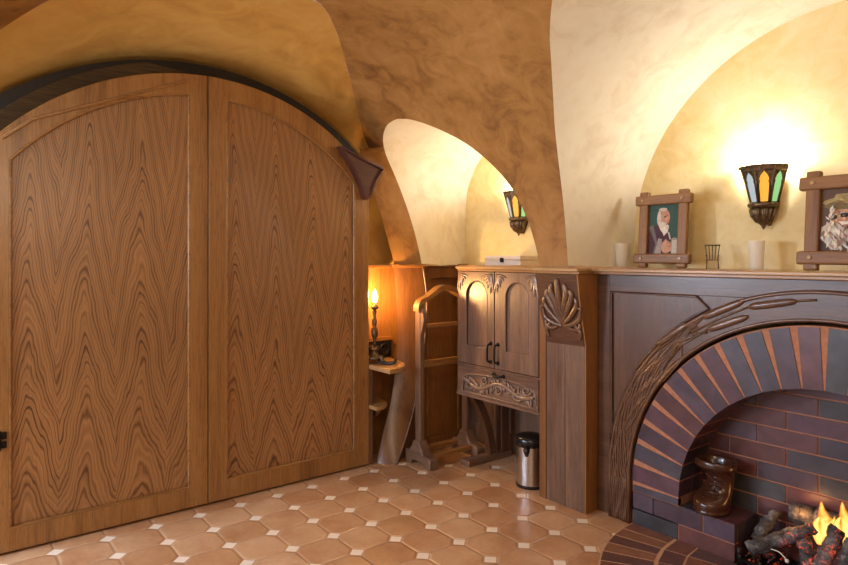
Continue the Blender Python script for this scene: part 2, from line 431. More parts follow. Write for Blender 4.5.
zs = sorted(set(round(z, 5) for z in zs if .957 <= z <= CZ+CR))
segs = []
for z in zs:
    Y = barY(z); row = []
    if z <= zF0: p = pierat(z); lx = p[0]; ly = p[1]
    else: lx = FX(Y); ly = Y
    a = (lx, ly, z)
    if z < 1.6225: row.append((a, (xat(n1Ld, z), Y, z))); a = (xat(n1Rd, z), Y, z)
    elif abs(z-1.6225) < 1e-5: row.append((a, (-2.265, Y, z))); a = (-2.265, Y, z)
    if z < 1.86: row.append((a, (xat(n2, z), Y, z))); a = (xat(n2r, z), Y, z)
    row.append((a, (XR, Y, z))); segs.append((z, row))
mb = MB()
def quadstrip(r0, r1):
    def sub(p, q, n=14): return [tuple(p[i]+(q[i]-p[i])*t/n for i in range(3)) for t in range(n+1)]
    for (a, b_), (c, d) in zip(r0, r1): mb.loft(sub(a, b_), sub(c, d))
for (z0, r0), (z1, r1) in zip(segs, segs[1:]):
    if len(r0) == len(r1): quadstrip(r0, r1)
    elif len(r0) == 3 and len(r1) == 2: quadstrip([(r0[0][0], r0[1][1]), r0[2]], r1)
    elif len(r0) == 2 and len(r1) == 1: quadstrip([(r0[0][0], r0[1][1])], r1)
# the near side of the vault, over the camera
near = [p for p in Fc if p.y <= .95]
rows = [[(FX(.95), .95, 1.88), (XR, .95, 1.88)]]+[[(p.x, p.y, p.z), (XR, p.y, p.z)] for p in near]
rows += [[(-2.62, -.3, 1.48), (XR, -.3, 1.48)], [(-2.62, -1.6, 1.48), (XR, -1.6, 1.48)]]
for r0, r1 in zip(rows, rows[1:]): quadstrip([tuple(r0)], [tuple(r1)])
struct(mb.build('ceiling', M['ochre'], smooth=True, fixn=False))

# vault over the wardrobe
XA = -2.92
n = 80; A = []; B = []
Fe = [(-2.62, 1.66, 1.40)]+[tuple(p) for p in Fc]+[(-2.62, -.2, 1.40)]
L = [0]
for p, q in zip(Fe, Fe[1:]): L.append(L[-1]+(Vector(q)-Vector(p)).length)
def along(t):
    s_ = t*L[-1]
    for i in range(len(Fe)-1):
        if L[i] <= s_ <= L[i+1]+1e-9:
            k = (s_-L[i])/max(1e-9, L[i+1]-L[i]); return tuple(Fe[i][j]+(Fe[i+1][j]-Fe[i][j])*k for j in range(3))
    return Fe[-1]
def archA(t, X):
    a = math.radians(40+(140-40)*t); return (X, .845+1.10*math.cos(a)*(1.03), .712+1.10*math.sin(a))
rows = []
for k in range(13):
    row = []
    for i in range(n+1):
        t = i/n; p = along(t); q = archA(t, -2.60)
        if k < 3: row.append(archA(t, [XA, -2.75, -2.60][k]))
        else:
            s_ = (k-2)/10; e = s_
            row.append(tuple(q[j]+(p[j]-q[j])*e for j in range(3)))
    rows.append(row)
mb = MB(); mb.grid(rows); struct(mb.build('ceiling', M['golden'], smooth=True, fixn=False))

# niche vault: from the groin to an arch on the far wall
YW = 2.31
def backN1(t):                                # t 0..1 from left foot to right foot
    P = [(-2.583, .957), (-2.583, 1.10), (-2.583, 1.2576), (-2.574, 1.34), (-2.556, 1.40), (-2.515, 1.475), (-2.4665, 1.53), (-2.39, 1.59), (-2.29, 1.632), (-2.17, 1.65), (-2.05, 1.632), (-1.93, 1.58), (-1.82, 1.49), (-1.74, 1.37), (-1.695, 1.22), (-1.69, 1.08), (-1.69, .957)]
    s_ = t*(len(P)-1); i = min(int(s_), len(P)-2); k = s_-i
    pts = dbN1; j = t*(len(pts)-1); i = min(int(j), len(pts)-2); k = j-i
    return (pts[i][0]+(pts[i+1][0]-pts[i][0])*k, YW, pts[i][1]+(pts[i+1][1]-pts[i][1])*k)
dbN1 = dense([(-2.583, .957), (-2.583, 1.10), (-2.583, 1.2576), (-2.574, 1.34), (-2.556, 1.40), (-2.515, 1.475), (-2.4665, 1.53), (-2.39, 1.59), (-2.29, 1.632), (-2.17, 1.65), (-2.05, 1.632), (-1.93, 1.58), (-1.82, 1.49), (-1.74, 1.37), (-1.695, 1.22), (-1.69, 1.08), (-1.69, .957)], 6)
def resample(pts, n):
    P = [Vector(p) for p in pts]; Ls = [0]
    for p, q in zip(P, P[1:]): Ls.append(Ls[-1]+(q-p).length)
    out = []; j = 0
    for i in range(n+1):
        s_ = Ls[-1]*i/n
        while j < len(P)-2 and Ls[j+1] < s_: j += 1
        k = (s_-Ls[j])/max(1e-9, Ls[j+1]-Ls[j]); out.append(P[j].lerp(P[j+1], min(1, k)))
    return out
gro = [(x, barY(z), z) for x, z in n1Ld]+[(x, barY(z), z) for x, z in n1Rd[::-1][1:]]
ga = resample(gro, 120); ba = resample([(x, YW, z) for x, z in dbN1], 120)
mb = MB(); mb.grid([[a.lerp(b_, k/8) for a, b_ in zip(ga, ba)] for k in range(9)])
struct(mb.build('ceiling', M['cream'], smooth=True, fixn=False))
# fireplace vault
g2 = [(x, barY(z), z) for x, z in n2]+[(x, barY(z), z) for x, z in n2r[::-1][1:]]
b2 = [(N2X-.772, YW, .957)]+[(x, YW, z) for x, z in arc(N2X, 1.063, .772, 180, 0, 96)]+[(N2X+.772, YW, .957)]
ga = resample(g2, 140); ba = resample(b2, 140)
mb = MB(); mb.grid([[a.lerp(b_, k/8) for a, b_ in zip(ga, ba)] for k in range(9)])
struct(mb.build('ceiling', M['cream'], smooth=True, fixn=False))

# walls
mb = MB(); mb.box(-2.92, XR, YW, YW+.06, 0, 2.0); struct(mb.build('wall_right', M['yellow']))
mb = MB(); mb.box(XA-.03, XA, -1.6, 2.37, 0, 2.0)
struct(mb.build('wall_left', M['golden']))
mb = MB(); mb.box(-2.66, -2.62, -1.6, -1.05, 0, 1.5).box(-2.66, -2.62, -.45, -.065, 0, 1.5).box(-2.66, -2.62, -1.05, -.45, 0, .8).box(-2.66, -2.62, -1.05, -.45, 1.4, 1.5); struct(mb.build('wall_left', M['golden']))
mb = MB()
for y0, y1, z0, z1 in ((-1.05, -1.01, .8, 1.4), (-.49, -.45, .8, 1.4), (-1.01, -.49, .8, .84), (-1.01, -.49, 1.36, 1.4), (-.765, -.735, .84, 1.36)): mb.box(-2.65, -2.61, y0, y1, z0, z1)
w2 = struct(mb.build('window_2', M['oak_z']))
mb = MB(); mb.box(-2.635, -2.63, -1.01, -.49, .84, 1.36); mb.build('window_pane', M['glass'], w2)
# recess wall beside the wardrobe
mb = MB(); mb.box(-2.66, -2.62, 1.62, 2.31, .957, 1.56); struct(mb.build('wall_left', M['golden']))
mb = MB(); mb.box(-2.66, -2.62, 1.62, 2.03, 0, .957); struct(mb.build('wall_left', M['amber_z']))
mb = MB(); mb.box(.10, XR, 2.0, 2.04, 0, .957).box(.10, XR, 1.93, 2.0, 0, .957); struct(mb.build('wall_right', M['cream']))
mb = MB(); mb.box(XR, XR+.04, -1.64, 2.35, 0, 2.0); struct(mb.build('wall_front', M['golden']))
mb = MB(); mb.box(-2.66, -2.3, -1.64, -1.6, 0, 1.6).box(-1.1, XR, -1.64, -1.6, 0, 1.6).box(-2.3, -1.1, -1.64, -1.6, 0, .6).box(-2.3, -1.1, -1.64, -1.6, 1.4, 1.6)
struct(mb.build('wall_back', M['golden']))
mb = MB()
for x0, x1, z0, z1 in ((-2.3, -2.26, .6, 1.4), (-1.14, -1.1, .6, 1.4), (-2.26, -1.14, .6, .64), (-2.26, -1.14, 1.36, 1.4), (-1.72, -1.68, .64, 1.36)): mb.box(x0, x1, -1.63, -1.59, z0, z1)
wi = struct(mb.build('window_1', M['oak_z']))
mb = MB(); mb.box(-2.26, -1.14, -1.615, -1.61, .64, 1.36); mb.build('window_pane', M['glass'], wi)

# panelled wainscot of the niche: side wall, then far wall
mb = MB(); mb.box(-2.62, -2.60, 2.0, 2.30, 0, .94)
t1 = struct(mb.build('trim_1', M['amber_z']))
mb = MB()
for y0, y1, z0, z1 in ((1.99, 2.035, 0, .945), (2.25, 2.30, 0, .945), (2.035, 2.25, .885, .945), (2.035, 2.25, 0, .04)): mb.box(-2.60, -2.58, y0, y1, z0, z1)
mb.build('panel_frame', M['amber_z'], t1, bevel=.004)
mb = MB(); mb.tube([(-2.58, 2.035, .045), (-2.58, 2.25, .045), (-2.58, 2.25, .885), (-2.58, 2.035, .885)], .006, closed=True); mb.build('panel_moulding', M['oak_y'], t1)
mb = MB(); mb.box(-2.58, -1.70, 2.295, 2.31, 0, .93)
t2 = struct(mb.build('trim_2', M['grey_z']))
mb = MB()
for x0, x1, z0, z1 in ((-2.58, -2.52, 0, .93), (-2.30, -2.235, 0, .93), (-1.76, -1.70, 0, .93), (-2.52, -2.30, 0, .10), (-2.235, -1.76, 0, .10), (-2.52, -1.76, .33, .37)): mb.box(x0, x1, 2.28, 2.297, z0, z1)
mb.build('panel_frame', M['grey_z'], t2, bevel=.004)
# ledge between wainscot and plaster
mb = MB()
mb.box(-2.63, -2.545, 1.60, 1.80, .945, .962)
mb.prism([(-2.64, 1.88), (-2.545, 1.78), (-2.475, 1.925), (-2.475, 1.95), (-2.58, 2.02), (-2.62, 2.02)], 'z', .945, .965)
mb.box(-2.62, -2.565, 2.0, 2.31, .945, .962)
struct(mb.build('trim_3', M['amber_y'], bevel=.003))

# ================================================================== curved corner post
cp = thing('curved_timber_post', 'bowed honey wood corner post beside the small lamp shelf', 'wooden post', (-2.5, 1.85, 0))
Lp = [(-2.50, 1.655, 0), (-2.515, 1.70, .12), (-2.53, 1.76, .27), (-2.548, 1.80, .42), (-2.552, 1.82, .578), (-2.552, 1.81, .78), (-2.55, 1.797, .945)]
Rp = [(-2.425, 1.715, 0), (-2.45, 1.785, .10), (-2.47, 1.845, .21), (-2.485, 1.90, .36), (-2.49, 1.935, .55), (-2.492, 1.955, .77), (-2.492, 1.93, .945)]
Ls, Rs = smoothline(Lp, 6), smoothline(Rp, 6)
mb = MB(); rows = []
for l, r in zip(Ls, Rs):
    rows.append([l+Vector((-.060, .075, 0)), l, l.lerp(r, .5)+Vector((.012, -.006, 0)), r, r+Vector((-.012, .022, 0)), Vector((-2.60, max(r.y+.06, 2.02) if r.z > .0 else 2.02, r.z))])
mb.grid(rows); mb.build('post_board', M['post'], cp, smooth='auto', fixn=False)
mb = MB(); mb.tube([r+Vector((.0, .006, 0)) for r in Rs], .006, 6); mb.build('edge_bead', M['grey_z'], cp, smooth=True)

# ================================================================== wardrobe
W = thing('wardrobe', 'large round-arched oak wardrobe with two tall veneered doors', 'wardrobe', (-2.49, .86, 0))
XW = -2.49; WC, WZ, WR = .86, .756, .973
def top(Y, r): return WZ+math.sqrt(max(0, r*r-(Y-WC)**2))
def outline(y0, y1, zb, r, nb=14, nt=40, ns=16):
    pts = [(y0+(y1-y0)*i/nb, zb) for i in range(nb)]
    zt = top(y1, r); pts += [(y1, zb+(zt-zb)*i/ns) for i in range(ns)]
    pts += [(y1+(y0-y1)*i/nt, top(y1+(y0-y1)*i/nt, r)) for i in range(nt)]
    zt = top(y0, r); pts += [(y0, zt+(zb-zt)*i/ns) for i in range(ns)]
    return pts
for y0, y1, a, b_ in ((.095, .8375, .175, .767), (.8405, 1.606, .916, 1.528)):
    o_ = outline(y0, y1, .008, WR); i_ = outline(a, b_, .087, .893)
    mb = MB(); mb.ringplate(o_, i_, 'x', XW-.035, XW)
    d = mb.build('door', M['oak_z'], W, bevel=.003)
    mb = MB(); mb.prism(i_, 'x', XW-.025, XW-.012); mb.build('door_panel', M['veneer'], d)
    mb = MB(); c = [(XW-.006, y, z) for y, z in outline(a+.001, b_-.001, .088, .892)]; mb.tube(c, .0065, 6, closed=True); mb.build('panel_bead', M['oak_y'], d, smooth=True)
# carcass behind the doors
mb = MB(); o_ = [(1.596, .0)]+[(1.596-(1.596+.05)*i/50, top(1.596-(1.596+.05)*i/50, WR-.02)) for i in range(51)]+[(-.05, 0)]
mb.prism(o_, 'x', -2.615, XW-.037); mb.build('carcass', M['amber_z'], W)
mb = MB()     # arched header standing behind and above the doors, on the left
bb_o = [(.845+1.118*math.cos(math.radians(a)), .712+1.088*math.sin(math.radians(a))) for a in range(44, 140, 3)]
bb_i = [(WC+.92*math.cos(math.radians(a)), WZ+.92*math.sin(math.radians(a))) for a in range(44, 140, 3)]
mb.prism(bb_o+bb_i[::-1], 'x', -2.618, -2.59); mb.build('gap_shade_board', M['stained'], W); mb = MB()  # dark board added to paint the shadow in the gap over the doors
hd_o = [(WC+1.03*math.cos(math.radians(a)), WZ-.005+1.03*math.sin(math.radians(a))) for a in range(92, 146, 2)]
hd_i = [(WC+.93*math.cos(math.radians(a)), WZ+.93*math.sin(math.radians(a))) for a in range(92, 146, 2)]
for k, (p, q) in enumerate(zip(hd_o, hd_i)):
    t = min(1, k/6); hd_o[k] = (q[0]+(p[0]-q[0])*(.42+.58*t), q[1]+(p[1]-q[1])*(.42+.58*t))
mb.prism(hd_o+hd_i[::-1], 'x', -2.57, -2.53); mb.build('arched_header', M['header'], W, bevel=.003)
mb = MB(); mb.box(XW-.05, XW+.003, -.06, .09, 0, 1.32); mb.build('side_post', M['oak_z'], W, bevel=.004)
# slanting board across the top of the left door
mb = MB()
pa, pb = (.13, 1.365), (.80, 1.705)
mb.tube([onX(*q, XW+.002) for q in ((2, 138), (33, 119), (110, 100), (186, 81))], .006, 6); mb.build('applied_batten', M['oak_y'], W)
# carved corner bracket
mb = MB()
prof = [(1.425, 1.508), (1.52, 1.47), (1.60, 1.448), (1.655, 1.432), (1.662, 1.415), (1.640, 1.402), (1.622, 1.378), (1.618, 1.345), (1.600, 1.318), (1.592, 1.285), (1.578, 1.270), (1.560, 1.283), (1.545, 1.33), (1.50, 1.41)]
mb.prism(prof, 'x', XW-.02, XW+.045)
bk = mb.build('corner_bracket', M['dark_carved'], W, bevel=.004, label='dark carved corner bracket')
mb = MB(); mb.tube([(XW+.048, 1.43, 1.505), (XW+.05, 1.54, 1.455), (XW+.05, 1.655, 1.422)], [.003, .006, .009], 6); mb.tube([(XW+.048, 1.655, 1.42), (XW+.048, 1.612, 1.36), (XW+.048, 1.585, 1.29)], [.008, .006, .004], 6)
mb.build('bracket_bead', M['dark_carved'], bk, smooth=True)
hp = onX(3, 440, XW)
mb = MB()
for dz in (-.018, .012): mb.box(XW, XW+.008, hp[1]-.035, hp[1]+.01, hp[2]+dz-.008, hp[2]+dz+.014)
mb.tube([(XW+.009, hp[1]-.012, hp[2]-.032), (XW+.009, hp[1]-.012, hp[2]+.032)], .007, 8); mb.build('hinge', M['black_iron'], W)
# upright board and plinth closing the wardrobe's right edge
# ================================================================== small corner shelf
S = thing('corner_shelf', 'small honey wood corner shelf with rounded tiers beside wardrobe', 'shelf', (-2.56, 1.64, 0))
def tier(z0, z1, rx, ry, cy=1.60, cx=-2.62):
    poly = [(cx, cy)]+[(cx+rx*math.sin(math.radians(a)), cy+ry*math.cos(math.radians(a))) for a in range(90, -1, -6)]
    # rounded front: from wardrobe side to back wall
    return poly
def add_tier(name, z0, z1, x1, y1, e=2.4):
    poly = [(-2.619, 1.608)]
    for k in range(19):
        a = math.radians(90*k/18); c, s_ = math.cos(a), math.sin(a)
        poly.append((-2.619+(x1+2.619)*c**(2/e), 1.608+(y1-1.608)*s_**(2/e)))
    poly.append((-2.619, y1)); mb = MB(); mb.prism(poly[:-1], 'z', z0, z1); return mb.build(name, M['shelf'], S, bevel=.004)
add_tier('shelf_board', .462, .485, -2.32, 1.80)
add_tier('lower_shelf_board', .272, .290, -2.43, 1.735)
add_tier('bottom_board', .012, .028, -2.50, 1.650)
mb = MB(); mb.box(-2.619, -2.494, 1.608, 1.632, 0, .462); mb.build('side_board', M['grey_z'], S, bevel=.003)
mb = MB(); pts = [(-2.61, .27), (-2.45, .27), (-2.50, .235), (-2.56, .19), (-2.61, .15)]; mb.prism(pts, 'y', 1.655, 1.67); mb.build('shelf_bracket', M['amber_z'], S)
# black socket box
SB = thing('wall_socket', 'black double power socket behind the small lamp', 'power socket', (-2.62, 1.73, .54))
mb = MB(); mb.box(-2.62, -2.60, 1.645, 1.815, .49, .575); mb.build('socket_plate', M['black_plastic'], SB, bevel=.004)
for yy in (1.695, 1.77):
    mb = MB(); c = [(-2.598, yy+.026*math.cos(a*PI/8), .532+.026*math.sin(a*PI/8)) for a in range(16)]; mb.tube(c, .004, 6, closed=True); mb.build('socket_ring', M['black_plastic'], SB, smooth=True)
mb = MB(); mb.box(-2.62, -2.598, 1.64, 1.82, .575, .592); mb.build('socket_frame', M['amber_y'], SB)

# ================================================================== candle lamp
lx, ly = -2.50, 1.645; z0 = .485
K = thing('candlestick_lamp', 'ornate bronze candlestick lamp glowing on the small corner shelf', 'table lamp', (lx, ly, z0))
mb = MB(); mb.lathe(lx, ly, [(.030, z0+.018), (.036, z0+.026), (.030, z0+.036), (.018, z0+.043), (.012, z0+.06), (.022, z0+.068), (.026, z0+.074), (.014, z0+.085)], 20, flute=.08, fn=6); mb.build('lamp_base', M['bronze'], K, smooth=True)
for k in range(3):
    a = 2*PI*k/3+.5; c, s_ = math.cos(a), math.sin(a)
    mb = MB(); mb.tube([(lx+.02*c, ly+.02*s_, z0+.03), (lx+.036*c, ly+.036*s_, z0+.034), (lx+.044*c, ly+.044*s_, z0+.016), (lx+.054*c, ly+.054*s_, z0+.006)], [.009, .010, .009, .006], 8); mb.build('foot', M['bronze'], K, smooth=True)
mb = MB(); mb.lathe(lx, ly, [(.006, z0+.08), (.008, z0+.10), (.006, z0+.118), (.014, z0+.130), (.017, z0+.150), (.014, z0+.168), (.006, z0+.176), (.011, z0+.19), (.013, z0+.205), (.006, z0+.22), (.008, z0+.235), (.013, z0+.25), (.006, z0+.26)], 16); mb.build('lamp_stem', M['bronze'], K, smooth=True)
mb = MB(); mb.lathe(lx, ly, [(.006, z0+.258), (.018, z0+.266), (.020, z0+.275), (.012, z0+.28), (.012, z0+.297)], 16); mb.build('bulb_socket', M['bronze'], K, smooth=True)
mb = MB(); mb.lathe(lx, ly, [(.006, z0+.297), (.011, z0+.308), (.0125, z0+.320), (.009, z0+.338), (.004, z0+.352), (0, z0+.358)], 14); mb.build('bulb', M['bulb'], K, smooth=True)
mb = MB()
for (a, b_) in (((.05, -.02), (.10, .03)), ): pass
C_ = smoothline([(lx+.02, ly+.01, z0+.012), (lx+.07, ly+.03, z0+.006), (lx+.10, ly+.05, z0+.014), (lx+.075, ly+.07, z0+.02)], 6)
mb.tube(C_, .007, 8); tag(mb.build('lamp_cord', M['black_plastic'], None, smooth=True), 'short black cord coiled beside bronze lamp on shelf', 'cord')

# ================================================================== valet stand
V = thing('valet_stand', 'greyed oak clothes valet stand with hanger top left of cabinet', 'clothes valet', (-2.35, 1.96, 0))
for yv in (1.81, 2.11):
    mb = MB(); mb.box(-2.375, -2.335, yv-.014, yv+.014, .05, .775); mb.build('upright', M['grey_z'], V, bevel=.004)
    mb = MB()
    poly = [(-2.44, 0), (-2.395, 0), (-2.385, .022), (-2.30, .022), (-2.29, 0), (-2.245, 0), (-2.245, .045), (-2.262, .056), (-2.30, .062), (-2.322, .098), (-2.335, .12), (-2.375, .12), (-2.388, .09), (-2.405, .066), (-2.44, .062)]
    mb.prism(poly, 'y', yv-.026, yv+.026); mb.build('foot', M['grey_x'], V, bevel=.005)
    mb = MB(); s_ = -1 if yv < 2 else 1
    mb.prism([(-2.335, .755), (-2.318, .735), (-2.308, .70), (-2.318, .665), (-2.332, .63), (-2.335, .60)], 'y', yv-.012, yv+.012); mb.build('rest_knob', M['grey_z'], V, bevel=.003)
for xv, zv in ((-2.405, .05), (-2.295, .045)):
    mb = MB(); mb.box(xv-.014, xv+.014, 1.83, 2.09, zv-.008, zv+.012); mb.build('cross_bar', M['oak_y'], V, bevel=.003)
for zv, hh in ((.665, .010), (.482, .016)):
    mb = MB(); mb.box(-2.365, -2.34, 1.82, 2.10, zv-hh, zv+hh); mb.build('rail', M['oak_y'], V, bevel=.004)
cen = smoothline([(1.782, .755), (1.80, .782), (1.845, .802), (1.885, .825), (1.92, .845), (1.96, .853), (2.0, .845), (2.035, .825), (2.075, .802), (2.12, .782), (2.138, .755)] and [(-2.35, a, b_) for a, b_ in [(1.782, .752), (1.80, .782), (1.845, .800), (1.885, .823), (1.92, .842), (1.96, .849), (2.0, .842), (2.035, .823), (2.075, .800), (2.12, .782), (2.138, .752)]], 5)
mb = MB(); A = []; rows = []
for i, p in enumerate(cen):
    t = abs(p.y-1.96)/.18; hw = .014-.002*t; dx = .020+.004*(1-t)
    rows.append([Vector((p.x-dx, p.y, p.z-hw)), Vector((p.x-dx, p.y, p.z+hw)), Vector((p.x+dx, p.y, p.z+hw)), Vector((p.x+dx, p.y, p.z-hw)), Vector((p.x-dx, p.y, p.z-hw))])
mb.grid(rows); mb.add([rows[0][j] for j in range(4)], [(0, 1, 2, 3)]); mb.add([rows[-1][j] for j in range(4)], [(3, 2, 1, 0)])
mb.build('hanger', M['oak_y'], V, smooth='auto')

# ================================================================== wall cabinet
YC = 1.965
C = thing('carved_cabinet', 'greyed oak cabinet with two arched carved doors above a drawer', 'cabinet', (-2.0, 2.12, 0))
mb = MB(); mb.box(-2.257, -1.738, YC+.018, 2.279, .337, .932); mb.build('body', M['grey_z'], C, bevel=.003)
mb = MB(); mb.box(-2.262, -1.736, YC+.002, YC+.02, .484, .492).box(-2.262, -1.736, YC-.002, YC+.018, .337, .349); mb.build('front_rail', M['grey_x'], C)
def handle(par, pts, r=.005):
    mb = MB(); mb.tube(smoothline(pts, 4), r, 8)
    for p in (pts[0], pts[-1]): mb.lathe(p[0], p[1], [(.001, p[2]-.010), (.009, p[2]-.004), (.009, p[2]+.004), (.001, p[2]+.010)], 10)
    return mb.build('handle', M['black_iron'], par, smooth=True, label='black iron handle')
def leaf(mb, x, z, ang, ln, wd, Y, curl=0.0):
    pts = []; rad = []
    for i in range(8):
        t = i/7; a = ang+curl*t
        x0_ = x+ln*t*math.cos(math.radians(ang+curl*t*.5)); z0_ = z+ln*t*math.sin(math.radians(ang+curl*t*.5))
        pts.append((x0_, Y, z0_)); rad.append(max(.0012, wd*math.sin(PI*(t*.85+.1))))
    mb.tube(pts, rad, 7, squash=(1, .6, 1))
for dx0, dx1, px0, px1, hx in ((-2.254, -2.007, -2.195, -2.051, -2.025), (-2.001, -1.742, -1.936, -1.800, -1.98)):
    cx = (px0+px1)/2; r = (px1-px0)/2; zc = .885-r*.95
    inner = [(px0+(px1-px0)*i/8, .578) for i in range(8)]+[(px1, .578+(zc-.578)*i/8) for i in range(8)]+[(cx+r*math.cos(PI*i/24), zc+r*math.sin(PI*i/24)) for i in range(24)]+[(px0, zc+(.578-zc)*i/8) for i in range(8)]
    x0, x1, zz0, zz1 = dx0, dx1, .495, .932
    outer = [(x0+(x1-x0)*i/8, zz0) for i in range(8)]+[(x1, zz0+(zz1-.04-zz0)*i/8) for i in range(8)]
    outer += [(x1, zz1-.04+.04*i/6) for i in range(6)]+[(x1+(x0-x1)*i/12, zz1) for i in range(12)]+[(x0, zz1-.04*i/6) for i in range(6)]
    outer += [(x0, zz1-.04+(zz0-zz1+.04)*i/8) for i in range(8)]
    mb = MB(); mb.ringplate(outer, inner, 'y', YC, YC+.017); d = mb.build('door', M['grey_z'], C, bevel=.002)
    mb = MB(); mb.prism(inner, 'y', YC+.010, YC+.016); mb.build('door_panel', M['grey_z'], d)
    mb = MB(); mb.tube([(x, YC+.002, z) for x, z in inner], .004, 6, closed=True); mb.build('panel_bead', M['grey_z'], d, smooth=True)
    for sx in (-1, 1):
        ex = x0+.012 if sx < 0 else x1-.012; ez = .920
        mb = MB()
        for a, ln, wd in ((-92, .100, .006), (-78, .088, .008), (-60, .070, .009), (-42, .055, .009), (-22, .060, .008), (-4, .072, .006)):
            ang = a if sx < 0 else 180-a
            leaf(mb, ex-sx*-.002 if sx < 0 else ex, ez, ang, ln*(.92 if sx < 0 else 1), wd, YC-.001, 14*sx)
        mb.build('corner_carving', M['carved_grey'], d, smooth=True)
    handle(d, [(hx, YC-.001, .522), (hx, YC-.022, .530), (hx, YC-.024, .565), (hx, YC-.022, .598), (hx, YC-.001, .606)])
mb = MB()
inner = [(-2.222+(.462)*i/24, .360+.010*math.sin(PI*i/24)*0) for i in range(25)]+[(-1.760+.006*math.sin(PI*i/8), .360+.06*i/8) for i in range(9)]+[(-1.766-(.45)*i/30, .420+.036*abs(math.sin(PI*min(1, i/30*1.0)))**.35) for i in range(1, 31)]
def closest_rect(p, x0, x1, z0, z1, c):
    dx, dz = p[0]-c[0], p[1]-c[1]; t = min(((x1-c[0])/dx if dx > 0 else (x0-c[0])/dx) if abs(dx) > 1e-6 else 1e9, ((z1-c[1])/dz if dz > 0 else (z0-c[1])/dz) if abs(dz) > 1e-6 else 1e9)
    return (c[0]+dx*t, c[1]+dz*t)
outer = [closest_rect(p, -2.254, -1.742, .350, .483, (-1.995, .41)) for p in inner]
for cxr, czr in ((-2.254, .350), (-1.742, .350), (-1.742, .483), (-2.254, .483)):
    k = min(range(len(outer)), key=lambda i: (outer[i][0]-cxr)**2+(outer[i][1]-czr)**2); outer[k] = (cxr, czr)
mb.ringplate(outer, inner, 'y', YC, YC+.017); dr = mb.build('drawer', M['grey_x'], C)
mb = MB(); mb.box(-2.25, -1.745, YC+.009, YC+.017, .352, .481); mb.build('drawer_panel', M['grey_x'], dr)
mb = MB()
st = [(-2.217+.445*i/60, YC+.003, .408+.022*math.sin(i/60*2.1*2*PI*.75+2.4)*(1-.2*i/60)) for i in range(61)]
mb.tube(st, [.0075+.003*math.sin(i*.5)**2 for i in range(61)], 8, squash=(1, .8, 1))
for cx_, cz_, R0, s0, sg in ((-2.165, .395, .030, 0, 1), (-1.86, .395, .028, 2, 1), (-1.81, .425, .022, 1, -1), (-1.985, .395, .022, 2.5, -1), (-2.07, .425, .018, 1.0, 1)):
    sp = []
    for i in range(36):
        a = s0+sg*i*.28; rr = R0*(1-i/38); sp.append((cx_+rr*1.35*math.cos(a), YC+.003, cz_+rr*math.sin(a)))
    mb.tube(sp, [.0045-.00006*i for i in range(36)], 7, squash=(1, .8, 1))
for i in range(64):
    x = -2.205+.0069*i; k = int(i*60/64); zz = st[min(60, k)][2]; up = 1 if i % 2 else -1
    leaf(mb, x, zz, 90*up+random.uniform(-50, 50), .024+random.random()*.014, .0058, YC+.004, random.choice((-50, 50)))
mb.tube([(x, YC-.001, z) for x, z in inner], .003, 6, closed=True)
mb.build('scroll_carving', M['carved_grey'], dr, smooth=True)
handle(dr, [(-2.005, YC-.001, .472), (-2.0, YC-.016, .468), (-1.975, YC-.02, .465), (-1.95, YC-.016, .466), (-1.945, YC-.001, .468)], .006)
# bracket leg under the cabinet
mb = MB(); mb.box(-2.225, -2.18, 2.19, 2.245, .03, .337); mb.build('leg_post', M['brown_z'], C, bevel=.003)
mb = MB(); mb.box(-2.235, -2.175, 1.965, 2.255, 0, .028); mb.build('leg_foot', M['grey_y'], C, bevel=.004)
mb = MB(); cv = smoothline([(-2.2, 2.005, .335), (-2.2, 2.055, .27), (-2.2, 2.10, .17), (-2.2, 2.125, .08), (-2.2, 2.133, .028)], 5)
rows = [[p+Vector((-.016, -.016, 0)), p+Vector((-.016, .022, .012)), p+Vector((.016, .022, .012)), p+Vector((.016, -.016, 0)), p+Vector((-.016, -.016, 0))] for p in cv]
mb.grid(rows); mb.build('leg_brace', M['brown_z'], C, smooth='auto')

# ================================================================== pilaster with carved capital
P = thing('pilaster', 'square oak pilaster with flaring acanthus capital left of fireplace', 'pilaster', (-1.6, 2.1, 0))
mb = MB(); mb.box(-1.698, -1.603, 1.965, 2.30, 0, .9325).box(-1.601, -1.507, 1.965, 2.30, 0, .9325); mb.build('shaft', M['grey_z'], P, bevel=.002)
mb = MB(); mb.prism([(1.966, 0), (2.039, 0), (2.039, .932), (1.915, .932), (1.935, .80), (1.966, .66)], 'x', -1.5065, -1.4995); mb.build('side_panel', M['amber_z'], P)
mb = MB(); mb.box(-1.734, -1.699, 1.962, 2.27, 0, .932); mb.build('edge_board', M['edge'], P, bevel=.002)
mb = MB()
zb, zt = .650, .9325
def capY(z): t = (z-zb)/(zt-zb); return 1.963-.050*t**1.15
def capXL(z): t = (z-zb)/(zt-zb); return -1.690-.022*math.sin(min(1, t*1.6)*PI/2)
rows = []
for i in range(11):
    z = zb+(zt-zb)*i/10; rows.append([(capXL(z), 2.0, z), (capXL(z), capY(z), z), (-1.507, capY(z), z), (-1.507, 2.0, z)])
mb.grid(rows); mb.add(rows[0], [(0, 1, 2, 3)]); mb.add(rows[-1], [(3, 2, 1, 0)])
cap = mb.build('capital', M['brown_x'], P, smooth='auto')
mb = MB()
def caplobe(pts, w):
    P3 = []
    for px, pz in pts: P3.append((px, capY(pz)-.004, pz))
    q = smoothline(P3, 5); n = len(q)
    mb.tube(q, [max(.002, w*(.45+.75*math.sin(PI*min(1, (i/(n-1))*.9+.05)))) for i in range(n)], 8, squash=(1, .8, 1))
cxm = -1.600
caplobe([(cxm, .735), (cxm, .80), (cxm-.002, .87), (cxm, .915)], .013)
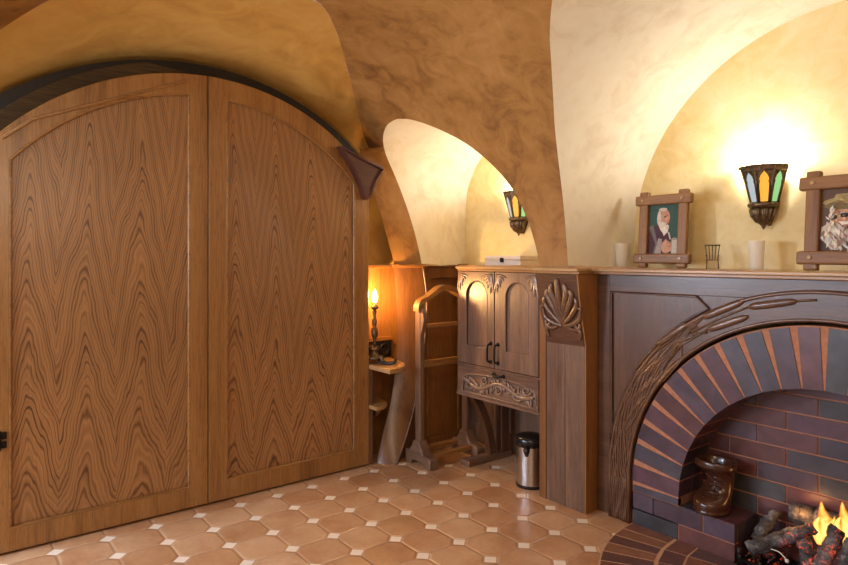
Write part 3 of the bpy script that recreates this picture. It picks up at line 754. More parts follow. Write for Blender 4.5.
for s_, f in ((-1, .98), (1, 1.0)):
    for pts, w in (([(0, .735), (.018*s_, .80), (.038*s_, .86), (.030*s_, .895)], .012), ([(0, .73), (.034*s_, .79), (.062*s_, .845), (.054*s_, .872)], .011),
                   ([(0, .728), (.045*s_, .765), (.080*s_, .808), (.077*s_, .842)], .010), ([(0, .725), (.050*s_, .735), (.088*s_, .758), (.092*s_, .790)], .009),
                   ([(.02*s_, .725), (.055*s_, .712), (.083*s_, .722), (.086*s_, .742)], .008), ([(.06*s_, .735), (.082*s_, .712), (.084*s_, .69), (.075*s_, .675)], .008),
                   ([(.074*s_, .80), (.096*s_, .80), (.094*s_, .775)], .007)):
        caplobe([(cxm+a*f, b_) for a, b_ in pts], w)
for k in range(-3, 4): caplobe([(cxm+.002*k, .745), (cxm+.010*k, .79), (cxm+.018*k, .838-.006*abs(k))], .004)
mb.build('acanthus_carving', M['carved'], cap, smooth=True)

# ================================================================== mantel shelf
mb = MB()
out = [(-2.262, 1.955), (-1.722, 1.955), (-1.722, 1.905), (-1.495, 1.905), (-1.495, 1.995), (.10, 1.995), (.10, 2.309), (-2.565, 2.309), (-2.565, 2.24), (-2.262, 2.24)]
ms = thing('mantel_shelf', 'long honey wood mantel shelf over cabinet pilaster and fireplace', 'shelf', (-1.2, 2.15, .935))
mb.prism(out, 'z', .944, .956); mb.build('shelf_board', M['shelf'], ms, bevel=.003)
ins = [(x+(.006 if x < -2.2 else -.006 if x > -1.6 and y < 2 else 0)*0, y+(.012 if y < 2 else 0)) for x, y in out]
mb = MB(); mb.prism(ins, 'z', .933, .944); mb.build('lower_moulding', M['oak_x'], ms, bevel=.002)

# ================================================================== fireplace surround
AX, AZ = -.705, .165
FS = thing('fireplace_surround', 'dark oak fireplace surround with carved bulrush arch', 'fireplace surround', (-.7, 2.05, 0))
def rectmap(pts, x0, x1, z0, z1, c):
    o = [closest_rect(p, x0, x1, z0, z1, c) for p in pts]
    for q in ((x0, z1), (x1, z1)):
        k = min(range(len(o)), key=lambda i: (o[i][0]-q[0])**2+(o[i][1]-q[1])**2); o[k] = q
    return o
RI, RO = .642, .735
hole = [(AX-RO, 0), (AX-RO, .08)]+arc(AX, AZ, RO, 180, 0, 90)+[(AX+RO, .08), (AX+RO, 0)]
outer = rectmap(hole, -1.500, .10, 0, .932, (AX, 0.0001)); outer[0] = (-1.5, 0); outer[-1] = (.10, 0); outer[1] = (-1.5, .08); outer[-2] = (.1, .08)
def openplate(mb, outer, inner, y0, y1):
    n = len(outer)
    vs = [(x, y0, z) for x, z in outer]+[(x, y0, z) for x, z in inner]+[(x, y1, z) for x, z in outer]+[(x, y1, z) for x, z in inner]; fs = []
    for i in range(n-1):
        fs += [(i, i+1, n+i+1, n+i), (2*n+i, 3*n+i, 3*n+i+1, 2*n+i+1), (n+i, n+i+1, 3*n+i+1, 3*n+i), (i, 2*n+i, 2*n+i+1, i+1)]
    mb.add(vs, fs)
mb = MB(); openplate(mb, outer, hole, 2.052, 2.085); mb.build('facade_board', M['brown_z'], FS)
# raised stiles and rail around sunken panels
mb = MB(); mb.box(-1.4995, -1.444, 2.040, 2.054, 0, .932).box(.044, .0995, 2.040, 2.054, 0, .932).box(-1.444, .044, 2.040, 2.054, .868, .932); mb.build('facade_frame', M['brown_x'], FS, bevel=.002)
for s_ in (-1, 1):
    f = lambda x: x if s_ < 0 else 2*AX-x
    mb = MB(); path = [(-1.440, .30), (-1.440, .864), (-1.10, .864)]+[(AX+(RO+.012)*math.cos(math.radians(a)), AZ+(RO+.012)*math.sin(math.radians(a))) for a in range(118, 170, 4)]
    mb.tube([(f(x), 2.046, z) for x, z in path], .0055, 6, closed=True); mb.build('panel_moulding', M['brown_x'], FS, smooth=True)
band_o = [(AX-RO-.003, 0), (AX-RO-.003, .08)]+arc(AX, AZ, RO+.003, 180, 0, 90)+[(AX+RO+.003, .08), (AX+RO+.003, 0)]
band_i = [(AX-RI, 0), (AX-RI, .08)]+arc(AX, AZ, RI, 180, 0, 90)+[(AX+RI, .08), (AX+RI, 0)]
mb = MB(); openplate(mb, band_o, band_i, 2.030, 2.060); bd = mb.build('arch_band', M['brown_x'], FS, bevel=.002)
mb = MB()
for R in (RI+.006, RO-.004): mb.tube([(AX-R, 2.029, 0)]+[(x, 2.029, z) for x, z in arc(AX, AZ, R, 180, 0, 72)]+[(AX+R, 2.029, 0)], .006, 6)
mb.build('arch_bead', M['carved'], bd, smooth=True)
mb = MB()      # wavy carved reeds climbing the left leg of the band
for k in range(11):
    R0 = RI+.016+.0068*k; ph = k*1.3
    pts = [(AX-R0-.0022*math.sin(z*60+ph), 2.029, z) for z in [i*.02 for i in range(9)]]
    end = 128+random.uniform(-10, 10)+(5-k)*.5
    n_ = 40
    for i in range(n_):
        a = math.radians(180+(end-180)*i/n_); R = R0+.0045*math.sin(i*.75+ph)+.003*math.sin(i*.31+k); pts.append((AX+R*math.cos(a), 2.029, AZ+R*math.sin(a)))
    mb.tube(pts, [.0033+.0012*math.sin(i*.9+k) for i in range(len(pts))], 5, squash=(1, 1, 1))
mb.build('reed_carving', M['carved'], bd, smooth=True)
z7 = lambda a, b_: onY(590+a/3.287, 260+b_/3.287, 2.028)
def cat(a, b_, stem):
    p, q = Vector(z7(*a)), Vector(z7(*b_)); mb = MB()
    n_ = 12; mb.tube([p.lerp(q, i/n_) for i in range(n_+1)], [.004]+[.0125*min(1, math.sin(PI*min(1, (i+.6)/(n_+.2)))**.14) for i in range(1, n_)]+[.004], 9, squash=(1, .7, 1))
    mb.tube([Vector(z7(*s__)) for s__ in stem], .0035, 6); return mb
for a, b_, stem in (((220, 280), (320, 210), [(150, 360), (190, 310), (220, 280)]), ((370, 190), (505, 135), [(190, 320), (260, 270), (320, 220), (370, 190)]),
                    ((385, 230), (520, 185), [(260, 330), (300, 280), (385, 230)]), ((520, 155), (680, 135), [(330, 240), (430, 190), (520, 155)])):
    cat(a, b_, stem).build('bulrush_carving', M['carved'], bd, smooth=True)
mb = MB()
for st_ in ([(680, 135), (745, 132)], [(505, 135), (560, 122)], [(240, 360), (300, 260), (365, 195)], [(300, 262), (300, 330), (240, 400)], [(330, 240), (385, 240)], [(180, 400), (240, 310), (330, 205)]):
    mb = MB(); mb.tube([Vector(z7(*s__)) for s__ in st_], .0035, 6); mb.build('stem_carving', M['carved'], bd, smooth=True)
mb = MB()     # mirrored bulrush on the right side of the arch
for s0 in (82, 74, 60, 50):
    R = (RI+RO)/2+random.uniform(-.02, .02)
    pts = [(AX+R*math.cos(math.radians(s0-i)), 2.028, AZ+R*math.sin(math.radians(s0-i))) for i in range(12)]
    mb.tube(pts, [.004]+[.012]*10+[.004], 8)
mb.build('bulrush_carving', M['carved'], bd, smooth=True)

# ================================================================== brick fireplace
BF = thing('brick_fireplace', 'glazed purple brick fireplace with radiating brick arch', 'fireplace', (-.7, 2.12, 0))
PAL = [(.105, .043, .050), (.090, .042, .058), (.076, .050, .074), (.062, .054, .074), (.118, .046, .044), (.082, .048, .068), (.052, .052, .060), (.10, .045, .058)]
def bc(): c = random.choice(PAL); k = random.uniform(.85, 1.2); return tuple(q*k for q in c)
YF = 2.040; R1, R2 = .457, .636; BZ = .150
# mortar body
hole = [(AX-R1, .05), (AX-R1, .10)]+arc(AX, BZ, R1, 180, 0, 72)+[(AX+R1, .10), (AX+R1, .05)]
outr = [(AX-R2-.004, .05), (AX-R2-.004, .10)]+arc(AX, BZ+.006, R2+.004, 180, 0, 72)+[(AX+R2+.004, .10), (AX+R2+.004, .05)]
mb = MB(); openplate(mb, outr, hole, YF+.003, 2.22)
mb.box(AX-R2-.004, -.966, YF+.003, 2.22, 0, .1205).box(2*AX+.966, AX+R2+.004, YF+.003, 2.22, 0, .1205)
mb.build('mortar', M['mortar'], BF)
mb = MB()
for k in range(24):      # one brick per voussoir, constant width, wedge of mortar between
    a = math.radians(180-3.75-7.5*k); c, s_ = math.cos(a), math.sin(a); hi, ho = .0270, .0300; cs = bc(); cd = bc()
    for y0, y1, col, ra, rb in ((YF, YF+.02, cs, R1-.002, R2+.005), (YF+.02, YF+.085, cs, R1-.002, R1+.06), (YF+.09, YF+.165, cd, R1-.002, R1+.06)):
        q = []
        for yy in (y0, y1):
            for r_, w_ in ((ra, -hi), (rb, -(ho if rb > .6 else hi)), (rb, ho if rb > .6 else hi), (ra, hi)): q.append((AX+c*r_-s_*w_, yy, BZ+s_*r_+c*w_))
        mb.hexa(q, col)
mb.build('arch_bricks', M['brick'], BF, fixn=True)
def course(x0, x1, z0, z1, off, y0=YF, y1=YF+.02, L_=.186, g=.0045):
    x = x0+off
    if off > .02: mb.box(x0, x-g, y0, y1, z0, z1, bc())
    while x < x1-.01:
        e_ = x+L_-g
        if x1-e_ < .018: e_ = x1
        mb.box(x, min(x1, e_), y0, y1, z0, z1, bc()); x = e_+g
for sgn in (0, 1):
    mb = MB()
    X0, X1 = (AX-R2, -.9655) if not sgn else (2*AX+.9655, AX+R2)
    course(X0, X1, .002, .0565, .186*.98 if not sgn else .09)
    course(X0, X1, .061, .1195, .085 if not sgn else 0)
    xa, xb = (AX-R2, AX-R1) if not sgn else (AX+R1, AX+R2)
    mb.box(xa, xb, YF, YF+.02, .1235, .147, bc())
    # ledge inner face and top
    e = -.9655 if not sgn else 2*AX+.9655
    for (z0, z1) in ((.002, .0565), (.061, .1195)): mb.box(e-.01, e+.002*(1 if not sgn else -1)+.001, YF+.022, YF+.09, z0, z1, bc()); mb.box(e-.01, e+.003, YF+.095, 2.2, z0, z1, bc())
    for i in range(6):
        xs = (AX-R1+.004 if not sgn else e)+i*.033; mb.box(xs, xs+.029, YF+.001, YF+.155, .1195, .1235, bc())
    mb.build('base_bricks', M['brick'], BF)
mb = MB(); mb.box(-1.35, -.06, 2.205, 2.235, 0, .70); mb.build('back_mortar', M['mortar'], BF)
mb = MB(); zc = .0015; k = 0
for k in range(12):
    z0_ = -.001+.0612*k; course(-1.34, -.07, z0_+.002, z0_+.0575, (.093 if k % 2 else .0)+.0025, 2.200, 2.206, .188, .005)
mb.build('back_bricks', M['brick'], BF)
mb = MB(); mb.box(-.965, -.445, 2.03, 2.2, .0, .006); mb.build('firebox_tray', M['black_iron'], BF)

# ================================================================== hearth inlay
mb = MB(); N_ = 60
HC = (-.705, 2.04)
def hp_(r, a): return (HC[0]+r*math.cos(math.radians(a)), HC[1]+r*math.sin(math.radians(a)))
mb.prism([hp_(.638, 180+180*i/N_) for i in range(N_+1)], 'z', 0.0004, .0022)
hth = mb.build('hearth_inlay', plain('hearth_mortar', (.52, .32, .2), .7, nz=.1), None); tag(hth, 'semicircular inlaid brick hearth on the tiled floor before the fireplace', 'hearth')
HPAL = [(.16, .065, .04), (.20, .085, .05), (.12, .055, .045), (.24, .11, .06), (.10, .05, .045)]
def hb(): c = random.choice(HPAL); return c
mb = MB()
def radial(r0, r1, n_, g):
    for k in range(n_):
        a = 180+180*(k+.5)/n_; w0 = math.radians(90/n_)
        ar = math.radians(a); c, s_ = math.cos(ar), math.sin(ar); col = hb()
        h0, h1 = r0*math.tan(w0)-g, r1*math.tan(w0)-g
        mb.hexa([(HC[0]+c*r-s_*w_, HC[1]+s_*r+c*w_, z) for z in (.001, .0036) for r, w_ in ((r0, -h0), (r1, -h1), (r1, h1), (r0, h0))], col)
radial(.470, .632, 28, .0035); radial(.385, .455, 14, .003); radial(.225, .378, 14, .003)
for k in range(4): mb.box(HC[0]-.2+.1*k, HC[0]-.2+.1*k+.094, 1.86, 2.03, .001, .0036, hb())
mb.build('hearth_bricks', M['hearth_brick'], hth)

# ================================================================== boot
bx_, by_, bz_ = -1.060, 2.105, .1245
BT = thing('ceramic_boot', 'glossy brown ceramic boot standing on the fireplace ledge', 'ceramic boot', (bx_, by_, bz_))
def ell_ring(cx, cy, z, rx, ry, n=24, tilt=0): return [(cx+rx*math.cos(2*PI*k/n), cy+ry*math.sin(2*PI*k/n), z+tilt*math.cos(2*PI*k/n)) for k in range(n)]
# toe points to the viewer's left-front (-Y)
def ring(cy, z, rx, ry, tz=0, n=28, sharp=1.0):
    return [(bx_+rx*math.cos(2*PI*k/n), cy+ry*math.sin(2*PI*k/n), z+tz*math.sin(2*PI*k/n)) for k in range(n)]
B_ = by_
keys = [(0, -.006, -.010, .050, .066, 0, .25), (.004, -.006, -.010, .058, .073, 0, .25), (.011, -.006, -.010, .060, .074, 0, .25), (.016, -.006, -.010, .056, .070, 0, .25), (.024, -.006, -.010, .060, .072, 0, .25), (.038, -.006, -.010, .062, .071, .001, .25), (.050, -.005, -.008, .060, .066, .005, .2),
        (.062, -.001, -.002, .056, .058, .010, .15), (.075, .004, .006, .051, .049, .014, .1), (.090, .009, .013, .046, .041, .012, 0), (.105, .011, .016, .045, .038, .006, 0), (.120, .009, .014, .048, .039, .002, 0), (.134, .005, .009, .054, .044, 0, 0), (.146, .001, .004, .062, .051, 0, 0),
        (.151, 0, 0, .068, .056, 0, 0), (.158, 0, 0, .071, .059, 0, 0), (.170, 0, 0, .071, .058, 0, 0), (.178, 0, 0, .067, .055, 0, 0), (.178, 0, 0, .061, .050, 0, 0), (.165, 0, 0, .052, .043, 0, 0), (.11, .006, .008, .036, .029, 0, 0)]
rings = []
for h_, ox_, oy_, rx_, ry_, tz_, pt_ in keys:
    out = []
    for k in range(28):
        a = 2*PI*k/28; c, s_ = math.cos(a), math.sin(a)
        out.append((bx_+ox_+rx_*(1-pt_*max(0, s_))*c, B_+oy_+ry_*s_, bz_+h_+tz_*s_))
    rings.append(out)
mb = MB()
for r0, r1 in zip(rings, rings[1:]): mb.loft(r0, r1, closed=True)
mb.add(rings[0], [tuple(range(28))]); mb.add(rings[-1], [tuple(range(28))])
mb.build('boot_body', M['ceramic'], BT, smooth=True, sub=1)
mb = MB()
for k in range(4):
    zz = bz_+.072+.015*k; ox_ = .012; yy = [B_-.048, B_-.030, B_-.021, B_-.024][k]
    mb.tube(smoothline([(bx_+ox_-.020, yy+.004, zz), (bx_+ox_, yy-.006, zz+.006), (bx_+ox_+.020, yy+.004, zz)], 4), .0042, 6)
mb.tube(smoothline([(bx_-.020, B_-.030, bz_+.130), (bx_-.006, B_-.024, bz_+.116), (bx_+.010, B_-.024, bz_+.100), (bx_+.006, B_-.036, bz_+.084), (bx_+.020, B_-.048, bz_+.070)], 4), .003, 6)
mb.build('boot_laces', M['ceramic'], BT, smooth=True)

# ================================================================== fire
def log(name, label, a, b_, r, mat, parts=()):
    a, b_ = Vector(a), Vector(b_); mb = MB(); n_ = 14; pts = []; rd = []
    for i in range(n_+1):
        t = i/n_; p = a.lerp(b_, t)+Vector((random.uniform(-.003, .003), 0, random.uniform(-.003, .003))); pts.append(p); rd.append(r*random.uniform(.84, 1.12)*(.8 if i in (0, n_) else 1))
    mb.tube(pts, rd, 12)
    mb.v = [tuple(q+random.uniform(-.0018, .0018) for q in v) for v in mb.v]
    o = mb.build(name, M[mat], None, smooth=True)
    return tag(o, label, 'fire log', 'logs in the fireplace')
log('fire_log', 'grey charred log jutting left toward the ledge, ember glow at its right', onY(748, 549, 2.05), onY(800, 533, 2.13), .024, 'log_grey')
log('fire_log', 'short whitish charred log leaning behind, nearest the brick ledge', onY(756, 538, 2.10), onY(777, 512, 2.165), .019, 'log_grey')
log('fire_log', 'thick dark log lying against the firebox back wall behind flames', onY(792, 512, 2.165), onY(842, 524, 2.165), .033, 'log_grey')
log('fire_log', 'red glowing ember log lying across middle of fire', onY(778, 543, 2.09), onY(815, 528, 2.10), .019, 'log_red')
log('fire_log', 'dark upright front log with red glowing foot', onY(804, 540, 2.04), onY(812, 574, 2.02), .022, 'log_red')
log('fire_log', 'glowing red log standing steeply in front of the flames', onY(838, 528, 2.07), onY(818, 575, 2.01), .022, 'log_red')
log('fire_log', 'dark log end at the right edge of the fire', onY(852, 540, 2.05), onY(846, 570, 2.03), .018, 'log_grey')
def flame(label, x, y, Y, h, w):
    b_ = onY(x, y, Y); T = thing('flame', label, 'flame', b_, 'flames in the fireplace')
    mb = MB()
    for k, (dx, hh, ww, ph) in enumerate(((0, 1.0, 1.0, 0), (-.016, .62, .7, 1.5), (.016, .72, .7, 3.0))):
        pts = []; rd = []
        for i in range(15):
            t = i/14; pts.append((b_[0]+dx+.008*math.sin(t*5+ph)*t, b_[1]+.006*math.sin(t*4+ph+1), b_[2]+h*hh*t)); rd.append(max(.0006, w*ww*(math.sin(PI*(t*.8+.14))**1.2)*(1-t*.35)))
        mb.tube(pts, rd, 12)
    mb.build('flame_tongue', M['flame'], T, smooth=True)
flame('tall orange flame rising between the two steep logs', 825, 546, 2.115, .135, .030)
flame('orange flame at the right edge of the fire', 846, 546, 2.11, .13, .028)
mb = MB()
for i in range(90):
    X = random.uniform(-.945, -.47); Y = random.uniform(2.045, 2.185); s_ = random.uniform(.006, .013)
    mb.lathe(X, Y, [(s_*.6, .004), (s_, .010), (s_*.8, .016+random.random()*.01), (0, .022+random.random()*.012)], 6)
tag(mb.build('ember_bed', logmat('coal_bed', .7), None), 'bed of black coals and red embers under the logs', 'embers', None, 'stuff')
GR = thing('fire_grate', 'black iron fire grate under the burning logs', 'fire grate', (-.75, 2.05, 0))
mb = MB()
mb.tube([(-.935, 2.005, .035), (-.48, 2.005, .035)], .006, 8); mb.build('front_bar', M['black_iron'], GR, smooth=True)
for i in range(8):
    X = -.93+.062*i; mb = MB(); mb.tube([(X, 2.0, .052), (X, 2.005, .026), (X, 2.10, .026), (X, 2.18, .026)], .005, 6); mb.build('grate_bar', M['black_iron'], GR, smooth=True)
for X in (-.935, -.48):
    for Y in (2.008, 2.17):
        mb = MB(); mb.tube([(X, Y, 0.005), (X, Y, .05), (X, Y, .072)], .008, 8); mb.build('leg', M['black_iron'], GR, smooth=True)
mb = MB(); mb.tube(smoothline([onY(771, 549, 2.02), onY(779, 552, 2.01), onY(785, 558, 2.0), onY(787, 561, 2.0)], 4), .0016, 6)
p = onY(787, 561, 2.0); mb.lathe(p[0], p[1], [(.001, p[2]-.006), (.006, p[2]-.003), (.006, p[2]+.003), (.001, p[2]+.006)], 8)
tag(mb.build('igniter_wire', M['white'], None, smooth=True), 'thin pale wire with white tip in front of the logs', 'wire')

# ================================================================== waste bin
bX, bY, bR = -1.845, 2.03, .062
WB = thing('waste_bin', 'small steel pedal bin with black lid under the cabinet', 'waste bin', (bX, bY, 0))
mb = MB(); mb.lathe(bX, bY, [(bR*1.01, 0), (bR*1.03, .004), (bR*1.03, .012), (bR, .014)], 32); mb.build('base_ring', M['black_plastic'], WB, smooth='auto')
mb = MB(); mb.lathe(bX, bY, [(bR, .012), (bR, .175), (bR, .178)], 40); mb.build('bin_body', M['steel'], WB, smooth='auto')
mb = MB(); mb.lathe(bX, bY, [(bR*1.04, .178), (bR*1.05, .20), (bR*1.02, .214), (bR*.8, .221), (bR*.3, .223), (0, .223)], 36); mb.build('lid', M['black_plastic'], WB, smooth=True)
mb = MB(); a0 = math.radians(-62)
mb.tube([(bX+bR*1.04*math.cos(a0), bY+bR*1.04*math.sin(a0), .178), (bX+bR*1.12*math.cos(a0), bY+bR*1.12*math.sin(a0), .168), (bX+bR*1.06*math.cos(a0), bY+bR*1.06*math.sin(a0), .145)], [.014, .015, .008], 8)
mb.build('lid_catch', M['black_plastic'], WB, smooth=True)

# ================================================================== things on the mantel
BX = thing('wooden_box', 'flat pale wooden box with small dark clasp on the shelf above cabinet', 'box', (-1.98, 2.1, .956))
mb = MB(); mb.box(-2.154, -1.925, 2.05, 2.20, .9565, .986); mb.build('box_body', M['white_wood'], BX, bevel=.003)
mb = MB(); mb.box(-2.156, -1.923, 2.048, 2.202, .9875, 1.006); mb.build('box_lid', M['white_wood'], BX, bevel=.003)
mb = MB(); mb.box(-2.048, -2.028, 2.044, 2.049, .975, .996); mb.build('clasp', M['black_iron'], BX)

def tumbler(x, y, label):
    T = thing('frosted_tumbler', label, 'glass', (x, y, .956), 'frosted tumblers on the mantel')
    mb = MB(); mb.lathe(x, y, [(.0195, .9565), (.0205, .962), (.0265, 1.056), (.0245, 1.056), (.0185, .966), (0, .965)], 28); mb.build('glass_wall', M['frosted'], T, smooth='auto')
    return T
tm = tumbler(-1.500, 2.2, 'frosted white tumbler left of the smaller portrait')
dup(tm, (-.966, 2.2, .956), 'frosted white tumbler below the large wall lamp')

MC = thing('miniature_chair', 'tiny brown wire spindle-back chair ornament on the mantel', 'ornament', (-1.12, 2.2, .956))
cx, cy, cz = -1.12, 2.195, .956
mb = MB()
for k in range(5):
    t = (k-2)/2; mb.tube([(cx+.019*t, cy+.018, cz+.034), (cx+.026*t, cy+.028, cz+.087)], .0022, 6)
mb.tube([(cx-.029, cy+.028, cz+.087), (cx+.029, cy+.028, cz+.087)], .0024, 6); mb.build('backrest', M['bronze'], MC, smooth=True)
mb = MB(); mb.box(cx-.024, cx+.024, cy-.02, cy+.02, cz+.031, cz+.035); mb.build('seat', M['bronze'], MC)
for sx in (-1, 1):
    mb = MB(); mb.tube([(cx+.021*sx, cy+.02, cz+.052), (cx+.023*sx, cy-.018, cz+.05)], .0026, 6).tube([(cx+.022*sx, cy-.016, cz+.05), (cx+.021*sx, cy-.016, cz+.034)], .0018, 6); mb.build('armrest', M['bronze'], MC, smooth=True)
    for sy in (-1, 1): mb = MB(); mb.tube([(cx+.020*sx, cy+.016*sy, cz+.032), (cx+.022*sx, cy+.018*sy, cz+.004)], .0026, 6); mb.build('leg', M['bronze'], MC, smooth=True)
    mb = MB(); mb.tube(smoothline([(cx+.022*sx, cy-.03, cz+.008), (cx+.022*sx, cy-.01, cz+.0025), (cx+.022*sx, cy+.01, cz+.0025), (cx+.022*sx, cy+.03, cz+.008)], 3), .0022, 6); mb.build('rocker', M['bronze'], MC, smooth=True)

MC.rotation_euler = (0, 0, math.radians(27)); MC.scale = (.9, .9, 1)
# ---- pictures: oak frames with crossed, pegged corners
def dabs(cx, cz, rx, rz, n, cols, a0, ln, wd, seed):
    rr = random.Random(seed); out = []
    for _ in range(n):
        t = rr.uniform(0, 2*PI); q = math.sqrt(rr.random()); u = cx+rx*q*math.cos(t); v = cz+rz*q*math.sin(t)
        a = math.radians(a0+rr.uniform(-35, 35)); l_ = ln*rr.uniform(.6, 1.3); c, s_ = math.cos(a), math.sin(a)
        out.append(([(u-c*l_, v-s_*l_), (u-s_*wd, v+c*wd), (u+c*l_, v+s_*l_), (u+s_*wd, v-c*wd)], tuple(k*rr.uniform(.8, 1.15) for k in rr.choice(cols))))
    return out
def picture(label, x0, x1, z0, z1, Y, bw, ext, lean, shapes, bg):
    cx = (x0+x1)/2; T = thing('framed_portrait', label, 'picture', (cx, Y, z0-bw-ext+0.0), 'framed portraits on the mantel')
    mb = MB(); mb.box(x0-.006, x1+.006, Y+.002, Y+.006, z0-.006, z1+.006, (.05, .03, .02))
    w_, h_ = x1-x0, z1-z0
    lay = 0; mb.add([(x0, Y+.001, z0), (x1, Y+.001, z0), (x1, Y+.001, z1), (x0, Y+.001, z1)], [(0, 1, 2, 3)], bg)
    for poly, col in shapes:
        lay += 1
        if len(poly) == 4 and not isinstance(poly[0], tuple):
            ex, ez, rx, rz = poly; poly = [(ex+rx*math.cos(2*PI*k/22), ez+rz*math.sin(2*PI*k/22)) for k in range(22)]
        pts = [(x0+w_*min(1, max(0, u)), Y+.001-.00007*lay, z0+h_*min(1, max(0, v))) for u, v in poly]
        mb.add(pts, [tuple(range(len(pts)))], col)
    mb.build('painted_canvas', M['paint'], T, fixn=False)
    for xx in (x0-bw/2, x1+bw/2):
        mb = MB(); e = ext; mb.hexa([(xx-bw/2, Y-.014, z0-bw-e), (xx+bw/2, Y-.014, z0-bw-e), (xx+bw/2, Y+.008, z0-bw-e), (xx-bw/2, Y+.008, z0-bw-e), (xx-bw/2, Y-.014, z1+bw+e), (xx+bw/2, Y-.014, z1+bw+e), (xx+bw/2, Y+.008, z1+bw+e), (xx-bw/2, Y+.008, z1+bw+e)])
        mb.build('frame_stile', M['frame_z'], T, bevel=.005)
    for zz in (z0-bw/2, z1+bw/2):
        mb = MB(); mb.box(x0-bw-ext, x1+bw+ext, Y-.019, Y+.006, zz-bw/2, zz+bw/2); mb.build('frame_rail', M['frame_x'], T, bevel=.005)
    for xx in (x0-bw/2, x1+bw/2):
        for zz in (z0-bw/2, z1+bw/2):
            mb = MB(); r = bw*.17; mb.tube([(xx, Y-.019, zz), (xx, Y-.024, zz)], [r, r*.8], 10); mb.build('peg', M['shelf'], T, smooth='auto')
    T.rotation_euler = (-lean, 0, 0); T.location = (cx*H, Y*H, .9570*H+.019*H*math.sin(abs(lean)))
    return T
skin = (.50, .26, .16); beard = (.62, .54, .42)
sh1 = [([(0, 0), (0, .42), (.14, .56), (.34, .60), (.62, .50), (.72, .34), (.74, 0)], (.075, .025, .035)),
       ([(.0, .56), (.14, .60), (.32, .20), (.30, .0), (.16, .0), (.24, .2)], (.16, .13, .12)),
       ([(.30, .62), (.36, .50), (.60, .42), (.70, .52), (.58, .66)], (.13, .035, .04)),
       ((.50, .74, .20, .17), skin), ((.34, .73, .07, .15), (.60, .50, .40)), ((.46, .905, .14, .035), (.60, .50, .40)),
       ([(.30, .62), (.42, .66), (.60, .62), (.68, .56), (.64, .44), (.54, .38), (.40, .48)], beard), ([(.40, .52), (.55, .56), (.62, .46), (.52, .36)], (.72, .66, .55)),
       ((.60, .70, .05, .055), (.62, .30, .22)), ((.64, .66, .045, .03), (.56, .18, .13)), ([(.50, .76), (.62, .79), (.62, .765), (.50, .735)], (.10, .06, .05)),
       ((.53, .745, .02, .012), (.03, .02, .02)), ([(.56, .61), (.66, .625), (.66, .60), (.58, .59)], (.30, .06, .05)),
       ([(.78, .0), (.98, .0), (.96, .30), (.78, .30)], (.50, .45, .36)), ((.87, .30, .09, .025), (.30, .27, .22)),
       ((.60, .14, .17, .13), (.52, .27, .17)), ([(.48, .05), (.50, .24), (.58, .30), (.66, .26), (.76, .20), (.78, .05)], (.56, .30, .19)),
       ([(.62, .24), (.76, .24), (.76, .20), (.62, .20)], (.46, .22, .13)), ([(.62, .17), (.78, .17), (.78, .13), (.62, .13)], (.46, .22, .13)),
       ([(.22, .0), (.34, .32), (.46, .30), (.44, .0)], (.34, .28, .25)), ([(.64, .44), (.70, .44), (.76, .30), (.72, .28)], (.45, .40, .36))]
picture('smaller oak framed portrait of bearded old man holding a mug', -1.376, -1.250, 1.012, 1.203, 2.19, .038, .016, .07, sh1, (.035, .085, .065))
sh2 = [([(0, 0), (0, .22), (.22, .34), (.5, .30), (1, .40), (1, 0)], (.09, .05, .04)),
       ((.42, .60, .22, .24), (.56, .31, .19)), ((.52, .86, .42, .10), (.36, .27, .11)), ([(.18, .84), (.24, .99), (.60, 1.0), (.82, .90), (.84, .84)], (.42, .32, .14)),
       ([(.10, .80), (.20, .86), (.90, .84), (.80, .78), (.40, .74), (.20, .74)], (.20, .14, .06)), ([(.14, .72), (.22, .80), (.26, .60), (.18, .56)], (.10, .08, .06)),
       ([(.10, .46), (.20, .56), (.34, .50), (.52, .48), (.66, .54), (.70, .38), (.60, .12), (.42, .02), (.20, .10), (.06, .30)], (.62, .56, .46)),
       ([(.14, .40), (.26, .46), (.34, .30), (.26, .14), (.14, .22)], (.72, .66, .56)), ((.33, .64, .045, .03), (.04, .03, .03)), ((.52, .64, .045, .03), (.04, .03, .03)),
       ([(.26, .70), (.40, .69), (.40, .665), (.26, .68)], (.50, .44, .36)), ([(.46, .69), (.60, .70), (.60, .68), (.46, .665)], (.50, .44, .36)),
       ([(.40, .66), (.46, .66), (.50, .54), (.44, .50), (.36, .54)], (.62, .34, .22)), ((.60, .56, .06, .045), (.62, .22, .16)), ([(.34, .48), (.52, .50), (.56, .46), (.36, .44)], (.25, .05, .04)),
       ([(.50, .46), (.54, .44), (.66, .10), (.60, .08)], (.10, .05, .03)), ([(.26, .04), (.40, .30), (.46, .30), (.36, .02)], (.11, .06, .04)), ([(.40, .02), (.44, .20), (.52, .22), (.60, .02)], (.20, .05, .04))]
sh1 += dabs(.54, .50, .09, .10, 26, [(.62, .54, .42), (.44, .36, .27), (.75, .70, .60)], 100, .045, .012, 1)+dabs(.36, .76, .05, .14, 14, [(.62, .54, .42), (.42, .33, .24)], 80, .04, .012, 2)
sh1 += dabs(.20, .25, .16, .20, 18, [(.11, .04, .05), (.05, .02, .03), (.20, .15, .14)], 70, .05, .014, 3)+dabs(.55, .76, .10, .10, 10, [(.58, .32, .20), (.42, .19, .12)], 20, .03, .012, 4)
sh2 += dabs(.36, .30, .26, .20, 70, [(.66, .60, .50), (.42, .34, .27), (.80, .75, .66), (.30, .20, .15)], 100, .07, .016, 5)+dabs(.40, .64, .17, .16, 24, [(.62, .36, .22), (.44, .22, .14), (.70, .45, .30)], 60, .04, .016, 6)
